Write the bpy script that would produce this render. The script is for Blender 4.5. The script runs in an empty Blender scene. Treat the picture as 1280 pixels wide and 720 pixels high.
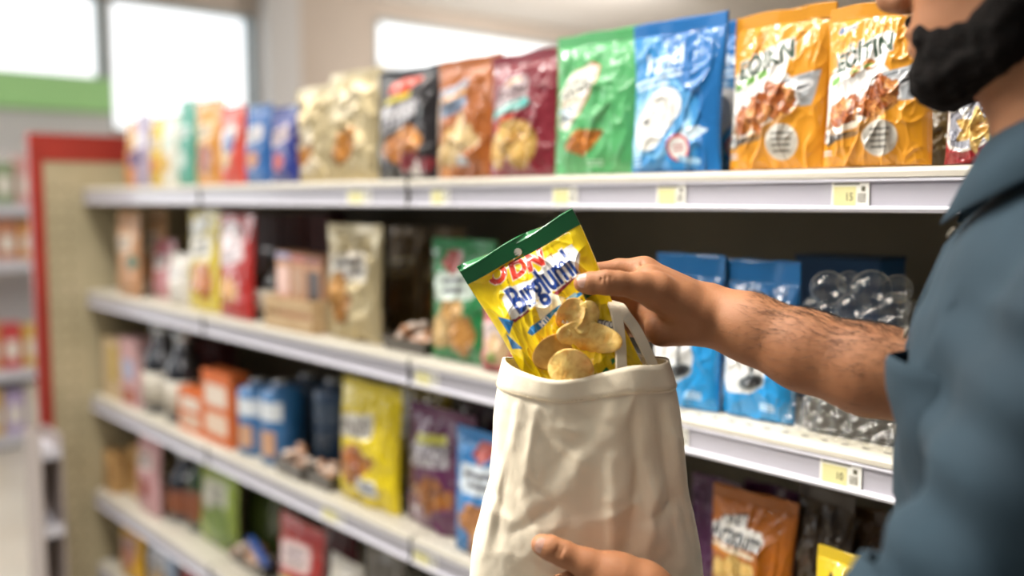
import bpy, bmesh, math, random
import numpy as np
from mathutils import Vector, Matrix, noise as mn
from mathutils.geometry import tessellate_polygon

scene = bpy.context.scene
COL = scene.collection
V3 = lambda *a: np.array(a, float)

# ---------------------------------------------------------------- camera
F = 1200.0                                   # focal length in pixels of a 1280 x 720 frame
TH = math.atan(111 / F)                      # downward pitch
YAW = math.atan2(1071, F * math.cos(TH) + 111 * math.sin(TH))
CAM = V3(0, -1.138, 1.46)
fh = V3(-math.cos(YAW), math.sin(YAW), 0)
RT = V3(math.sin(YAW), math.cos(YAW), 0)
UPW = V3(0, 0, 1)
FW = fh * math.cos(TH) - UPW * math.sin(TH)
UC = fh * math.sin(TH) + UPW * math.cos(TH)

def ray(px, py): return (RT * (px - 640) - UC * (py - 360) + FW * F) / F
def aty(px, py, y):
    r = ray(px, py); return CAM + r * ((y - CAM[1]) / r[1])
def atx(px, py, x):
    r = ray(px, py); return CAM + r * ((x - CAM[0]) / r[0])
def atZ(px, py, Z): return CAM + ray(px, py) * Z
def proj(p):
    d = np.array(p) - CAM; z = d @ FW
    return (640 + F * (d @ RT) / z, 360 - F * (d @ UC) / z, z)
def x_on(px, y, z):
    """world X of the point of the line (y, z) seen at column px"""
    k = (px - 640) / F
    n = RT - k * FW
    d0 = V3(0, y, z) - V3(0, CAM[1], CAM[2])
    return CAM[0] - (n[1] * d0[1] + n[2] * d0[2]) / n[0]

cd = bpy.data.cameras.new('camera')
cam = bpy.data.objects.new('camera', cd); COL.objects.link(cam)
cd.sensor_fit = 'HORIZONTAL'; cd.sensor_width = 36.0; cd.lens = 36.0 * F / 1280
M = Matrix(((RT[0], UC[0], -FW[0], CAM[0]), (RT[1], UC[1], -FW[1], CAM[1]), (RT[2], UC[2], -FW[2], CAM[2]), (0, 0, 0, 1)))
cam.matrix_world = M
cd.clip_start = 0.02; cd.clip_end = 100
cd.dof.use_dof = True; cd.dof.focus_distance = 1.05; cd.dof.aperture_fstop = 1.5; cd.dof.aperture_blades = 0
scene.camera = cam

# ---------------------------------------------------------------- materials
MATS = {}
INKC = {}
def lin(c):
    return tuple(((x / 12.92) if x <= 0.04045 else ((x + 0.055) / 1.055) ** 2.4) for x in c)
def rgb(h):
    h = h.lstrip('#'); return lin(tuple(int(h[i:i + 2], 16) / 255 for i in (0, 2, 4)))

def mat(name, col, rough=0.5, metal=0.0, col2=None, nscale=20.0, ndetail=4.0, bump=0.0, bscale=60.0, coat=0.0,
        trans=0.0, emit=0.0, sss=0.0, ior=1.5, spec=0.5, stretch=(1, 1, 1), contrast=(0.35, 0.65), bdist=0.002, sheen=0.0, tex='noise'):
    key = name
    if key in MATS: return MATS[key]
    m = bpy.data.materials.new(name); m.use_nodes = True
    nt = m.node_tree; b = nt.nodes['Principled BSDF']
    c = rgb(col) if isinstance(col, str) else col
    b.inputs['Base Color'].default_value = (*c, 1)
    b.inputs['Roughness'].default_value = rough
    b.inputs['Metallic'].default_value = metal
    b.inputs['IOR'].default_value = ior
    b.inputs['Specular IOR Level'].default_value = spec
    b.inputs['Coat Weight'].default_value = coat
    b.inputs['Coat Roughness'].default_value = 0.06
    b.inputs['Transmission Weight'].default_value = trans
    if sheen: b.inputs['Sheen Weight'].default_value = sheen
    if sss:
        b.inputs['Subsurface Weight'].default_value = sss
        b.inputs['Subsurface Radius'].default_value = (0.012, 0.004, 0.002)
        b.inputs['Subsurface Scale'].default_value = 0.6
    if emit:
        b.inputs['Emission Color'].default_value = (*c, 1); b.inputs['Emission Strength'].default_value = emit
    tc = nt.nodes.new('ShaderNodeTexCoord'); mp = nt.nodes.new('ShaderNodeMapping')
    mp.inputs['Scale'].default_value = stretch
    nt.links.new(tc.outputs['Object'], mp.inputs['Vector'])
    if col2 is not None:
        c2 = rgb(col2) if isinstance(col2, str) else col2
        if tex == 'voronoi':
            n = nt.nodes.new('ShaderNodeTexVoronoi'); n.inputs['Scale'].default_value = nscale; out = n.outputs['Distance']
        else:
            n = nt.nodes.new('ShaderNodeTexNoise'); n.inputs['Scale'].default_value = nscale; n.inputs['Detail'].default_value = ndetail; out = n.outputs['Fac']
        r = nt.nodes.new('ShaderNodeValToRGB')
        r.color_ramp.elements[0].position = contrast[0]; r.color_ramp.elements[0].color = (*c, 1)
        r.color_ramp.elements[1].position = contrast[1]; r.color_ramp.elements[1].color = (*c2, 1)
        nt.links.new(mp.outputs[0], n.inputs['Vector']); nt.links.new(out, r.inputs['Fac'])
        nt.links.new(r.outputs['Color'], b.inputs['Base Color'])
        if emit: nt.links.new(r.outputs['Color'], b.inputs['Emission Color'])
    if bump:
        n2 = nt.nodes.new('ShaderNodeTexNoise'); n2.inputs['Scale'].default_value = bscale; n2.inputs['Detail'].default_value = 3
        bp = nt.nodes.new('ShaderNodeBump'); bp.inputs['Strength'].default_value = bump; bp.inputs['Distance'].default_value = bdist
        nt.links.new(mp.outputs[0], n2.inputs['Vector']); nt.links.new(n2.outputs['Fac'], bp.inputs['Height'])
        nt.links.new(bp.outputs['Normal'], b.inputs['Normal'])
    MATS[key] = m; INKC[m.name] = (c, (rgb(col2) if isinstance(col2, str) else col2) if col2 is not None else None, nscale)
    return m

def printed(name, rough=0.42, metal=0.0, coat=1.0, bump=0.07, bscale=70.0, bdist=0.003):
    """glossy film whose colour is the artwork stored on the mesh"""
    m = mat(name, '#ffffff', rough=rough, metal=metal, coat=coat, bump=bump, bscale=bscale, bdist=bdist, spec=0.22)
    m.node_tree.nodes['Principled BSDF'].inputs['Coat Roughness'].default_value = 0.035
    nt = m.node_tree
    if not any(n.type == 'ATTRIBUTE' for n in nt.nodes):
        at = nt.nodes.new('ShaderNodeAttribute'); at.attribute_name = 'artwork'; nt.links.new(at.outputs['Color'], nt.nodes['Principled BSDF'].inputs['Base Color'])
    return m
def foil(col):   # glossy plain plastic film
    return mat('film_' + col.strip('#'), col, rough=0.42, coat=0.8, bump=0.07, bscale=70, bdist=0.003, spec=0.22)
def ink(col):
    return mat('ink_' + col.strip('#'), col, rough=0.24, coat=0.8, bump=0.2, bscale=70, bdist=0.003)
def food(col, col2, sc=160):
    return mat('food_%s_%s_%d' % (col.strip('#'), col2.strip('#'), sc), col, rough=0.4, coat=0.35, col2=col2, nscale=sc, bump=0.4, bscale=sc * 1.2, bdist=0.002)

# ---------------------------------------------------------------- object helpers
def setp(o, label=None, cat=None, group=None, kind=None):
    if label: o['label'] = label
    if cat: o['category'] = cat
    if group: o['group'] = group
    if kind: o['kind'] = kind
    return o

def obj(name, verts, faces, mats, parent=None, smooth=True, fm=None):
    me = bpy.data.meshes.new(name)
    me.from_pydata([tuple(map(float, v)) for v in verts], [], [tuple(map(int, f)) for f in faces])
    for m in (mats if isinstance(mats, (list, tuple)) else [mats]): me.materials.append(m)
    if smooth: me.polygons.foreach_set('use_smooth', [True] * len(me.polygons))
    if fm is not None: me.polygons.foreach_set('material_index', list(map(int, fm)))
    me.update()
    o = bpy.data.objects.new(name, me); COL.objects.link(o)
    if parent is not None: o.parent = parent
    return o

def empty(name, loc=(0, 0, 0), rz=0.0):
    o = bpy.data.objects.new(name, None); COL.objects.link(o)
    o.location = tuple(map(float, loc)); o.rotation_euler = (0, 0, rz); o.empty_display_size = 0.05
    return o

class MB:
    """collects simple solids into one mesh"""
    def __init__(s): s.v = []; s.f = []; s.m = []
    def add(s, vs, fs, mi=0):
        b = len(s.v); s.v += [tuple(map(float, v)) for v in vs]; s.f += [tuple(b + i for i in f) for f in fs]; s.m += [mi] * len(fs); return s
    def box(s, lo, hi, mi=0, bev=0.0):
        x0, y0, z0 = lo; x1, y1, z1 = hi
        if bev <= 0:
            vs = [(x0, y0, z0), (x1, y0, z0), (x1, y1, z0), (x0, y1, z0), (x0, y0, z1), (x1, y0, z1), (x1, y1, z1), (x0, y1, z1)]
            return s.add(vs, [(0, 3, 2, 1), (4, 5, 6, 7), (0, 1, 5, 4), (1, 2, 6, 5), (2, 3, 7, 6), (3, 0, 4, 7)], mi)
        bm = bmesh.new(); bmesh.ops.create_cube(bm, size=1)
        for v in bm.verts: v.co = Vector(((x0 + x1) / 2 + v.co.x * (x1 - x0), (y0 + y1) / 2 + v.co.y * (y1 - y0), (z0 + z1) / 2 + v.co.z * (z1 - z0)))
        bmesh.ops.bevel(bm, geom=bm.edges[:], offset=bev, segments=2, affect='EDGES', profile=0.6)
        bm.verts.index_update()
        s.add([v.co[:] for v in bm.verts], [[v.index for v in f.verts] for f in bm.faces], mi); bm.free(); return s
    def lathe(s, prof, n=24, c=(0, 0, 0), mi=0, sq=1.0):
        vs = []; fs = []
        for r, z in prof:
            for i in range(n):
                a = 2 * math.pi * i / n; vs.append((c[0] + r * math.cos(a), c[1] + r * math.sin(a) * sq, c[2] + z))
        for j in range(len(prof) - 1):
            for i in range(n):
                k = (i + 1) % n; fs.append((j * n + i, j * n + k, (j + 1) * n + k, (j + 1) * n + i))
        fs.append(tuple(range(n - 1, -1, -1))); fs.append(tuple((len(prof) - 1) * n + i for i in range(n)))
        return s.add(vs, fs, mi)
    def sphere(s, c, r, nu=16, nv=10, mi=0, jit=None):
        r = (r, r, r) if np.isscalar(r) else r
        vs = [(c[0], c[1], c[2] - r[2])]; fs = []
        for j in range(1, nv):
            p = -math.pi / 2 + math.pi * j / nv
            for i in range(nu):
                a = 2 * math.pi * i / nu; d = (math.cos(p) * math.cos(a), math.cos(p) * math.sin(a), math.sin(p))
                q = 1.0 if jit is None else 1 + jit * mn.noise(Vector((d[0] * 2 + c[0] * 90, d[1] * 2 + c[1] * 90, d[2] * 2 + c[2] * 90)))
                vs.append(tuple(c[k] + r[k] * d[k] * q for k in range(3)))
        vs.append((c[0], c[1], c[2] + r[2])); L = len(vs) - 1
        for i in range(nu): fs.append((0, 1 + (i + 1) % nu, 1 + i)); fs.append((L, L - nu + i, L - nu + (i + 1) % nu))
        for j in range(nv - 2):
            for i in range(nu):
                k = (i + 1) % nu; b = 1 + j * nu; fs.append((b + i, b + k, b + nu + k, b + nu + i))
        return s.add(vs, fs, mi)
    def extrude(s, prof, p0, p1, ax, ay, mi=0):
        """profile (a, b) swept from p0 to p1, with axes ax, ay"""
        n = len(prof); vs = []
        for p in (p0, p1):
            for a, b in prof: vs.append(tuple(np.array(p) + np.array(ax) * a + np.array(ay) * b))
        fs = [(i, (i + 1) % n, n + (i + 1) % n, n + i) for i in range(n)] + [tuple(range(n - 1, -1, -1)), tuple(range(n, 2 * n))]
        return s.add(vs, fs, mi)
    def tube(s, pts, r, n=10, mi=0):
        pts = [np.array(p, float) for p in pts]; rs = r if hasattr(r, '__len__') else [r] * len(pts)
        vs = []; fs = []; up = V3(0.13, 0.21, 0.97)
        for i, p in enumerate(pts):
            t = pts[min(i + 1, len(pts) - 1)] - pts[max(i - 1, 0)]; t /= np.linalg.norm(t) + 1e-12
            a = np.cross(t, up); a /= np.linalg.norm(a) + 1e-12; b = np.cross(t, a)
            for k in range(n):
                th = 2 * math.pi * k / n; vs.append(tuple(p + rs[i] * (math.cos(th) * a + math.sin(th) * b)))
        for i in range(len(pts) - 1):
            for k in range(n):
                q = (k + 1) % n; fs.append((i * n + k, i * n + q, (i + 1) * n + q, (i + 1) * n + k))
        fs.append(tuple(range(n - 1, -1, -1))); fs.append(tuple((len(pts) - 1) * n + k for k in range(n)))
        return s.add(vs, fs, mi)
    def build(s, name, mats, parent=None, smooth=False):
        return obj(name, s.v, s.f, mats, parent, smooth, s.m)

# ---------------------------------------------------------------- flat artwork -> triangles
_TXT = {}
def text_tris(s, bold=0.0, shear=0.0, sx=1.0, spacing=1.0):
    """centred text, cap height about 0.7 of size 1"""
    k = (s, bold, shear, sx, spacing)
    if k in _TXT: return _TXT[k]
    cu = bpy.data.curves.new('text', 'FONT'); cu.body = s; cu.offset = bold; cu.shear = shear; cu.resolution_u = 3
    cu.fill_mode = 'FRONT'; cu.align_x = 'CENTER'; cu.align_y = 'CENTER'; cu.space_character = spacing
    o = bpy.data.objects.new('text', cu); COL.objects.link(o)
    dg = bpy.context.evaluated_depsgraph_get(); ev = o.evaluated_get(dg)
    me = ev.to_mesh(); vs = [(v.co.x * sx, v.co.y) for v in me.vertices]; fs = [tuple(p.vertices) for p in me.polygons]
    ev.to_mesh_clear(); bpy.data.objects.remove(o); bpy.data.curves.remove(cu)
    _TXT[k] = (np.array(vs), [t for f in fs for t in [(f[0], f[i], f[i + 1]) for i in range(1, len(f) - 1)]]) if vs else (np.zeros((0, 2)), [])
    return _TXT[k]

def ell(cx, cy, rx, ry, rot=0, n=28, a0=0, a1=360):
    r = math.radians(rot); out = []
    for i in range(n if a1 - a0 >= 360 else n + 1):
        a = math.radians(a0 + (a1 - a0) * i / n); x = rx * math.cos(a); y = ry * math.sin(a)
        out.append((cx + x * math.cos(r) - y * math.sin(r), cy + x * math.sin(r) + y * math.cos(r)))
    return out
def blob(cx, cy, rx, ry, rot=0, seed=0, amt=0.15, n=30):
    p = ell(0, 0, 1, 1, 0, n); r = math.radians(rot); out = []
    for x, y in p:
        q = 1 + amt * mn.noise(Vector((x * 1.7 + seed * 7.3, y * 1.7, seed * 1.1))) * 1.6; X = rx * x * q; Y = ry * y * q
        out.append((cx + X * math.cos(r) - Y * math.sin(r), cy + X * math.sin(r) + Y * math.cos(r)))
    return out
def rrect(cx, cy, w, h, rot=0, rad=0.2, n=5):
    r = math.radians(rot); R = rad * min(w, h); out = []
    for sx, sy, a in ((1, 1, 0), (-1, 1, 90), (-1, -1, 180), (1, -1, 270)):
        for i in range(n + 1):
            t = math.radians(a + 90 * i / n); x = sx * (w / 2 - R) + R * math.cos(t); y = sy * (h / 2 - R) + R * math.sin(t)
            out.append((cx + x * math.cos(r) - y * math.sin(r), cy + x * math.sin(r) + y * math.cos(r)))
    return out

class Art:
    """printed artwork in metres on a flat front: (x, y) from the bottom centre"""
    def __init__(s, W, H): s.W = W; s.H = H; s.items = []; s.layer = 0
    def pt(s, p): return ((p[0] - 0.5) * s.W, p[1] * s.H)
    def poly(s, pts, m, frac=True, step=1.0):
        if frac: pts = [s.pt(p) for p in pts]
        tri = tessellate_polygon([[Vector((x, y, 0)) for x, y in pts]])
        vs, fs = np.array(pts, float), tri; s.layer += step; s.items.append((vs, fs, m, s.layer)); return s
    def ellipse(s, cx, cy, rx, ry, m, rot=0, a0=0, a1=360):
        c = s.pt((cx, cy)); return s.poly(ell(c[0], c[1], rx * s.W, ry * s.W, rot, 26, a0, a1), m, False)
    def blob(s, cx, cy, rx, ry, m, rot=0, seed=0, amt=0.15, step=1.0):
        c = s.pt((cx, cy)); return s.poly(blob(c[0], c[1], rx * s.W, ry * s.W, rot, seed, amt), m, False, step)
    def rrect(s, cx, cy, w, h, m, rot=0, rad=0.2):
        c = s.pt((cx, cy)); return s.poly(rrect(c[0], c[1], w * s.W, h * s.W, rot, rad), m, False)
    def text(s, t, cx, cy, size, m, rot=0, bold=0.0, shear=0.0, sx=1.0, outline=None, ow=0.05, spacing=1.0, under=True):
        c = s.pt((cx, cy)); r = math.radians(rot); S = size * s.W
        for b, mm in (((bold + ow, outline),) if outline is not None else ()) + ((bold, m),):
            vs, fs = text_tris(t, b, shear, sx, spacing)
            if len(vs) == 0: continue
            q = np.stack([c[0] + S * (vs[:, 0] * math.cos(r) - vs[:, 1] * math.sin(r)), c[1] + S * (vs[:, 0] * math.sin(r) + vs[:, 1] * math.cos(r))], 1)
            s.layer += 2; s.items.append((q, fs, mm, s.layer))
        return s
    def lines(s, cx, cy, w, n, gap, m, rot=0, seed=1, th=0.45):
        """rows of unreadably small print"""
        rnd = random.Random(seed); r = math.radians(rot)
        for i in range(n):
            ww = w * rnd.uniform(0.7, 1.0); d = (i - (n - 1) / 2) * gap
            x = cx + d * math.sin(r); y = cy - d * math.cos(r) * s.W / s.H
            s.rrect(x, y, ww, gap * th, m, rot, 0.3)
        return s
    def cluster(s, cx, cy, rx, ry, n, r, mats, rot=0, seed=0):
        rnd = random.Random(seed); q = math.radians(rot)
        for i in range(n):
            a = rnd.uniform(0, 6.28); d = math.sqrt(rnd.random()); x = rx * d * math.cos(a); y = ry * d * math.sin(a)
            X = cx + x * math.cos(q) - y * math.sin(q); Y = cy + (x * math.sin(q) + y * math.cos(q)) * s.W / s.H
            s.blob(X, Y, r * rnd.uniform(.7, 1.2), r * rnd.uniform(.7, 1.2), rnd.choice(mats), rnd.uniform(0, 180), rnd.randint(0, 99), 0.3, 0.3)
        return s
    def raster(s, base, cell):
        """linear-colour picture of the artwork, one sample per cell (averaged from 3 x 3)"""
        q = 3; st = cell / q; nx, ny = int(s.W / cell) + 1, int(s.H / cell) + 1
        im = np.empty((ny * q, nx * q, 3)); im[:] = base
        for vs, fs, m, _ in s.items:
            c1, c2, sc = INKC[m.name]; c1 = np.array(c1)
            P = np.stack([(vs[:, 0] + s.W / 2) / st, vs[:, 1] / st], 1)
            G = (P.min(0) + P.max(0)) / 2 if len(P) else 0; GR = np.maximum((P.max(0) - P.min(0)) / 2, 1) if len(P) else 1
            for f in fs:
                A, B, C = P[f[0]], P[f[1]], P[f[2]]
                x0, x1 = int(max(0, min(A[0], B[0], C[0]))), int(min(nx * q - 1, max(A[0], B[0], C[0])))
                y0, y1 = int(max(0, min(A[1], B[1], C[1]))), int(min(ny * q - 1, max(A[1], B[1], C[1])))
                if x1 < x0 or y1 < y0: continue
                den = (B[0] - A[0]) * (C[1] - A[1]) - (C[0] - A[0]) * (B[1] - A[1])
                if abs(den) < 1e-9: continue
                X, Y = np.meshgrid(np.arange(x0, x1 + 1) + .5, np.arange(y0, y1 + 1) + .5)
                u = ((X - A[0]) * (C[1] - A[1]) - (C[0] - A[0]) * (Y - A[1])) / den
                v = ((B[0] - A[0]) * (Y - A[1]) - (X - A[0]) * (B[1] - A[1])) / den
                k = (u >= -1e-6) & (v >= -1e-6) & (u + v <= 1 + 1e-6)
                if not k.any(): continue
                if c2 is None: im[y0:y1 + 1, x0:x1 + 1][k] = c1
                else:
                    w = sc * st; o = A[0] * .37 + A[1] * .11
                    t = np.clip(.5 + .30 * (np.sin(X * w * 2.1 + Y * w * 1.3 + o) + np.sin(Y * w * 2.6 - X * w * 1.1 + 1.7 * o) + np.sin((X + Y) * w * 4.3)), 0, 1)[k][:, None]
                    # food pictures: shading printed into each piece, lighter upper left, darker rim
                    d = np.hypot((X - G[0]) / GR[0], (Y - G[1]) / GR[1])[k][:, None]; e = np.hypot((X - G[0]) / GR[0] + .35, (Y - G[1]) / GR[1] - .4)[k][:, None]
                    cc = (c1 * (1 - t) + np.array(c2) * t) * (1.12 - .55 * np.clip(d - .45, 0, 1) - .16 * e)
                    im[y0:y1 + 1, x0:x1 + 1][k] = np.clip(cc, 0, 1)
        return im.reshape(ny, q, nx, q, 3).mean((1, 3))
# ---------------------------------------------------------------- snack bags
def pnoise(x, y, z): return mn.noise(Vector((x, y, z)))

PRINT = printed('printed_film'); PRINT_GOLD = printed('printed_foil', .28, .45, .5)
class Bag:
    """pillow / stand-up bag; front faces local -y, base centre at the origin"""
    def __init__(s, W, H, D, seed=0, wr=0.005, seal=0.08, nu=30, nv=42, flat=1.0, pinch=0.06, crease=1.0, gusset=0.45, topwave=0.004, taper=0.0, skew=0.0):
        s.taper = taper; s.skew = skew
        s.W, s.H, s.D, s.seed, s.seal = W, H, D, seed, seal
        U = np.linspace(-1, 1, nu + 1); Vv = np.linspace(0, 1 - seal, nv + 1)
        s.U, s.Vv = U, Vv
        s.fr = np.zeros((nv + 1, nu + 1, 3)); s.bk = np.zeros_like(s.fr)
        s.wr, s.pinch, s.gusset, s.topwave, s.crease = wr, pinch, gusset, topwave, crease
        s.T = []
        for j, v in enumerate(Vv):
            for i, u in enumerate(U):
                s.fr[j, i] = s.point(u, v, -1); s.bk[j, i] = s.point(u, v, 1)
        s.nu, s.nv = nu, nv
    def thick(s, u, v):
        vs = 1 - s.seal
        if v >= vs: return 0.0006
        g = 1.0
        if v < 0.22: g = s.gusset + (1 - s.gusset) * math.sin(v / 0.22 * math.pi / 2)
        if v > 0.3: g = max(0.0, 1 - ((v - 0.3) / (vs - 0.3)) ** 2.2) ** 0.75
        return 0.0006 + s.D / 2 * g * max(0.0, 1 - abs(u) ** 2.6) ** 0.62
    def half(s, v):
        vv = min(v / (1 - s.seal), 1.0)
        return s.W / 2 * (1 - s.pinch * math.sin(math.pi * min(1, vv * 0.9 + 0.1)) ** 1.4) * (1 - s.taper * (1 - v) ** 1.2)
    def mid(s, v): return s.skew * s.W / 2 * s.taper * (1 - v) ** 1.2
    def point(s, u, v, side):
        vs = 1 - s.seal; sd = s.seed * 3.71 + (17.3 if side > 0 else 0)
        t = s.thick(u, v)
        vv = min(v / vs, 1.0)
        w = s.half(v)
        x = u * w + s.mid(v) + 0.012 * s.W * pnoise(v * 3, sd, 0.5) * (1 if abs(u) > 0.3 else abs(u) / 0.3)
        z = v * s.H
        yoff = s.topwave * max(0, (v - 0.55) / 0.45) ** 1.5 * math.sin(u * 2.6 + sd)
        z += s.topwave * 0.5 * max(0, (v - 0.8) / 0.2) * math.sin(u * 3.3 + sd * 2)
        if v < vs:
            edge = max(0, 1 - abs(u) ** 5); a = s.wr * edge
            n1 = pnoise(u * 1.9 + sd, v * 2.6, sd) * 1.3
            r1 = 1 - abs(pnoise(u * 1.5 + v * 1.4 + sd, v * 2.2 - u * 0.9, sd + 5)) * 2.6
            r1 = max(0, r1) ** 3
            r2 = 1 - abs(pnoise(u * 2.8 - v * 3 + sd, v * 3.4 + u, sd + 9)) * 2.6
            r2 = max(0, r2) ** 3
            top = math.exp(-(vs - v) / 0.10); bot = math.exp(-v / 0.09)
            fold = (top * 1.0 + bot * 0.7) * math.sin(u * (7 + (s.seed % 5)) + 2.5 * pnoise(u * 2, sd, 1)) * min(1, (vs - v) / 0.03)
            r3 = max(0, 1 - abs(pnoise(u * 5 + v * 6 + sd, v * 7 - u * 4, sd + 13)) * 2.6) ** 2
            t += a * (0.7 * n1 + s.crease * (0.9 * r1 + 0.7 * r2 + .30 * r3 - .35) + 0.8 * fold) * min(1, t / (s.D * 0.18))
            t = max(t, 0.0005)
        return (x, side * t + yoff, z)
    def sample(s, x, z, lift):
        """surface point of the front above the flat artwork position (x, z)"""
        v = max(0, min(1 - s.seal - 1e-4, z / s.H)); u = max(-1, min(1, (x - s.mid(v)) / s.half(v)))
        fi = (u + 1) / 2 * s.nu; fj = v / (1 - s.seal) * s.nv
        i = min(int(fi), s.nu - 1); j = min(int(fj), s.nv - 1); a, b = fi - i, fj - j
        P = s.fr
        p00, p10, p01, p11 = P[j, i], P[j, i + 1], P[j + 1, i], P[j + 1, i + 1]
        p = p00 * (1 - a) * (1 - b) + p10 * a * (1 - b) + p01 * (1 - a) * b + p11 * a * b
        du = (p10 - p00) * (1 - b) + (p11 - p01) * b; dv = (p01 - p00) * (1 - a) + (p11 - p10) * a
        n = np.cross(du, dv); n = n / (np.linalg.norm(n) + 1e-12)
        return p + n * lift
    def build(s, name, film, art=None, parent=None, back=None, seal_mat=None, seal_part=True, hole=None, skin_film=None, crimp=0.0006):
        nu, nv = s.nu, s.nv; n = nu + 1
        vs = [tuple(p) for p in s.fr.reshape(-1, 3)] + [tuple(p) for p in s.bk.reshape(-1, 3)]
        o2 = n * (nv + 1); fs = []
        for j in range(nv):
            for i in range(nu):
                a = j * n + i; fs.append((a, a + 1, a + n + 1, a + n)); fs.append((o2 + a, o2 + a + n, o2 + a + n + 1, o2 + a + 1))
            for i in (0, nu):
                a = j * n + i
                fs.append((a, a + n, o2 + a + n, o2 + a) if i == 0 else (a, o2 + a, o2 + a + n, a + n))
        for i in range(nu): fs.append((i, o2 + i, o2 + i + 1, i + 1))
        for i in range(nu):
            a = nv * n + i; fs.append((a, a + 1, o2 + a + 1, o2 + a))
        base = INKC[film.name][0]
        fm = [0] * len(fs); mats = [skin_film or PRINT]
        o_col = np.ones((len(vs), 4)); o_col[:, :3] = base
        if art is not None and art.items:
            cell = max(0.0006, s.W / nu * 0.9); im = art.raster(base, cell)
            for j, v in enumerate(s.Vv):
                fy = min(max(v * s.H / cell - .5, 0), im.shape[0] - 1.001); y = int(fy); b = fy - y; hw = s.half(v); md = s.mid(v)
                for i, u in enumerate(s.U):
                    fx = min(max((u * hw + md + art.W / 2) / cell - .5, 0), im.shape[1] - 1.001); x = int(fx); a_ = fx - x
                    o_col[j * n + i, :3] = (im[y, x] * (1 - a_) + im[y, x + 1] * a_) * (1 - b) + (im[y + 1, x] * (1 - a_) + im[y + 1, x + 1] * a_) * b
        o = obj(name, vs, fs, mats, parent, True, fm)
        ca = o.data.color_attributes.new('artwork', 'FLOAT_COLOR', 'POINT'); ca.data.foreach_set('color', o_col.astype(np.float32).ravel())
        # top seal: a thin crimped strip
        rows = 14; sv = []; sf = []
        for side in (-1, 1):
            for j in range(rows + 1):
                v = 1 - s.seal + s.seal * j / rows
                for i in range(n):
                    p = list(s.point(s.U[i], min(v, 1), side)); p[1] += -crimp * (1 if j % 2 else -1) * (0 < j < rows)
                    if v <= 1 - s.seal: p[1] += 0
                    sv.append(tuple(p))
        q = n * (rows + 1)
        for j in range(rows):
            for i in range(nu):
                a = j * n + i; sf.append((a, a + 1, a + n + 1, a + n)); sf.append((q + a, q + a + n, q + a + n + 1, q + a + 1))
            for i in (0, nu):
                a = j * n + i; sf.append((a, a + n, q + a + n, q + a) if i == 0 else (a, q + a, q + a + n, a + n))
        for i in range(nu):
            a = rows * n + i; sf.append((a, a + 1, q + a + 1, q + a))
        if seal_part:
            so = obj('top_seal', sv, sf, seal_mat or film, o, True)
        return o

def stand(o, X, yf, z, D, rz=0.0, lean=0.0):
    """put a bag on its base at X with its front face near y = yf"""
    o.location = (X, yf + D / 2, z + 0.0006 + (D / 2 + .004) * math.sin(abs(lean))); o.rotation_euler = (-lean, 0, rz)
    return o

def span(x0, x1, yf, z):
    a, b = x_on(x0, yf, z), x_on(x1, yf, z); return (a + b) / 2, b - a
def height_at(X, ytop_px, yf, z):
    lo, hi = 0.0, 0.6
    for _ in range(40):
        m = (lo + hi) / 2
        if proj((X, yf, z + m))[1] > ytop_px: lo = m
        else: hi = m
    return lo
# ---------------------------------------------------------------- the setting
ZS = {'top': 1.500, 'second': 1.135, 'third': 0.757, 'fourth': 0.402, 'base': 0.130}
XL = -3.58; JOINTS = [XL, -2.60, -1.60, -0.27]
WALLX = -7.6
cream = mat('cream_shelf_enamel', '#cec8ba', rough=0.42, col2='#c4bdad', nscale=3, spec=0.4)
lilac = mat('price_rail_plastic', '#b5b2ba', rough=0.32, coat=0.25, spec=0.45)
railwhite = mat('rail_rim_white', '#d2d0d8', rough=0.35)
backm = mat('gondola_back_enamel', '#6b6250', rough=0.7, col2='#625a49', nscale=4)
dark = mat('slot_dark', '#15130f', rough=0.9)
redm = mat('red_painted_metal', '#a52f22', rough=0.45, col2='#95281c', nscale=5)
beige = mat('beige_pegboard', '#b9ac8c', rough=0.6, col2='#aca080', nscale=6)
wallm = mat('wall_paint_beige', '#d6c8bb', rough=0.9, col2='#cfc0b2', nscale=1.5)
whitew = mat('wall_white', '#dfdcda', rough=0.9)
tilem = mat('floor_vinyl', '#cfc9bd', rough=0.35, col2='#c2bbae', nscale=2.5, coat=0.2)

def struct(o, name=None):
    o['kind'] = 'structure'; return o
struct(MB().box((-9, -4, -0.06), (3.0, 14, 0.0)).build('floor', tilem))
struct(MB().box((-9, -4, 3.3), (3.0, 14, 3.4)).build('ceiling', mat('ceiling_paint', '#e9e5df', rough=0.95)))

# far wall (perpendicular to the shelves) with window openings
def WP(px, py): p = atx(px, py, WALLX); return p[1], p[2]
yL0 = -4.0
ya, za = WP(126, 0); yb, zb = WP(133, 0); yc, _ = WP(318, 80); yd, ztop = WP(470, 24); ye, _ = WP(706, 60)
zsill1 = WP(60, 96)[1]; zband0 = WP(60, 140)[1]; zhead = WP(225, 8)[1]; zsill2 = WP(230, 168)[1]
zst, zsb = WP(470, 23)[1], WP(470, 84)[1]
ycol0, ycol1 = WP(322, 60)[0], WP(362, 60)[0]
w = MB()
T = 0.15; x0, x1 = WALLX - T, WALLX
w.box((x0, yL0, 0), (x1, ya, zsill1)); w.box((x0, ya, 0), (x1, yb, zhead)); w.box((x0, yb, 0), (x1, yc, zsill2))
w.box((x0, yL0, zhead), (x1, yc, 3.3)); w.box((x0, yc, 0), (x1, yd, 3.3)); w.box((x0, yd, 0), (x1, ye, zsb)); w.box((x0, yd, zst), (x1, ye, 3.3)); w.box((x0, ye, 0), (x1, 14, 3.3))
struct(w.build('wall_far', wallm))
struct(MB().box((-9, 14, 0), (3.0, 14.1, 3.3)).build('wall_back', wallm))
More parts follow.
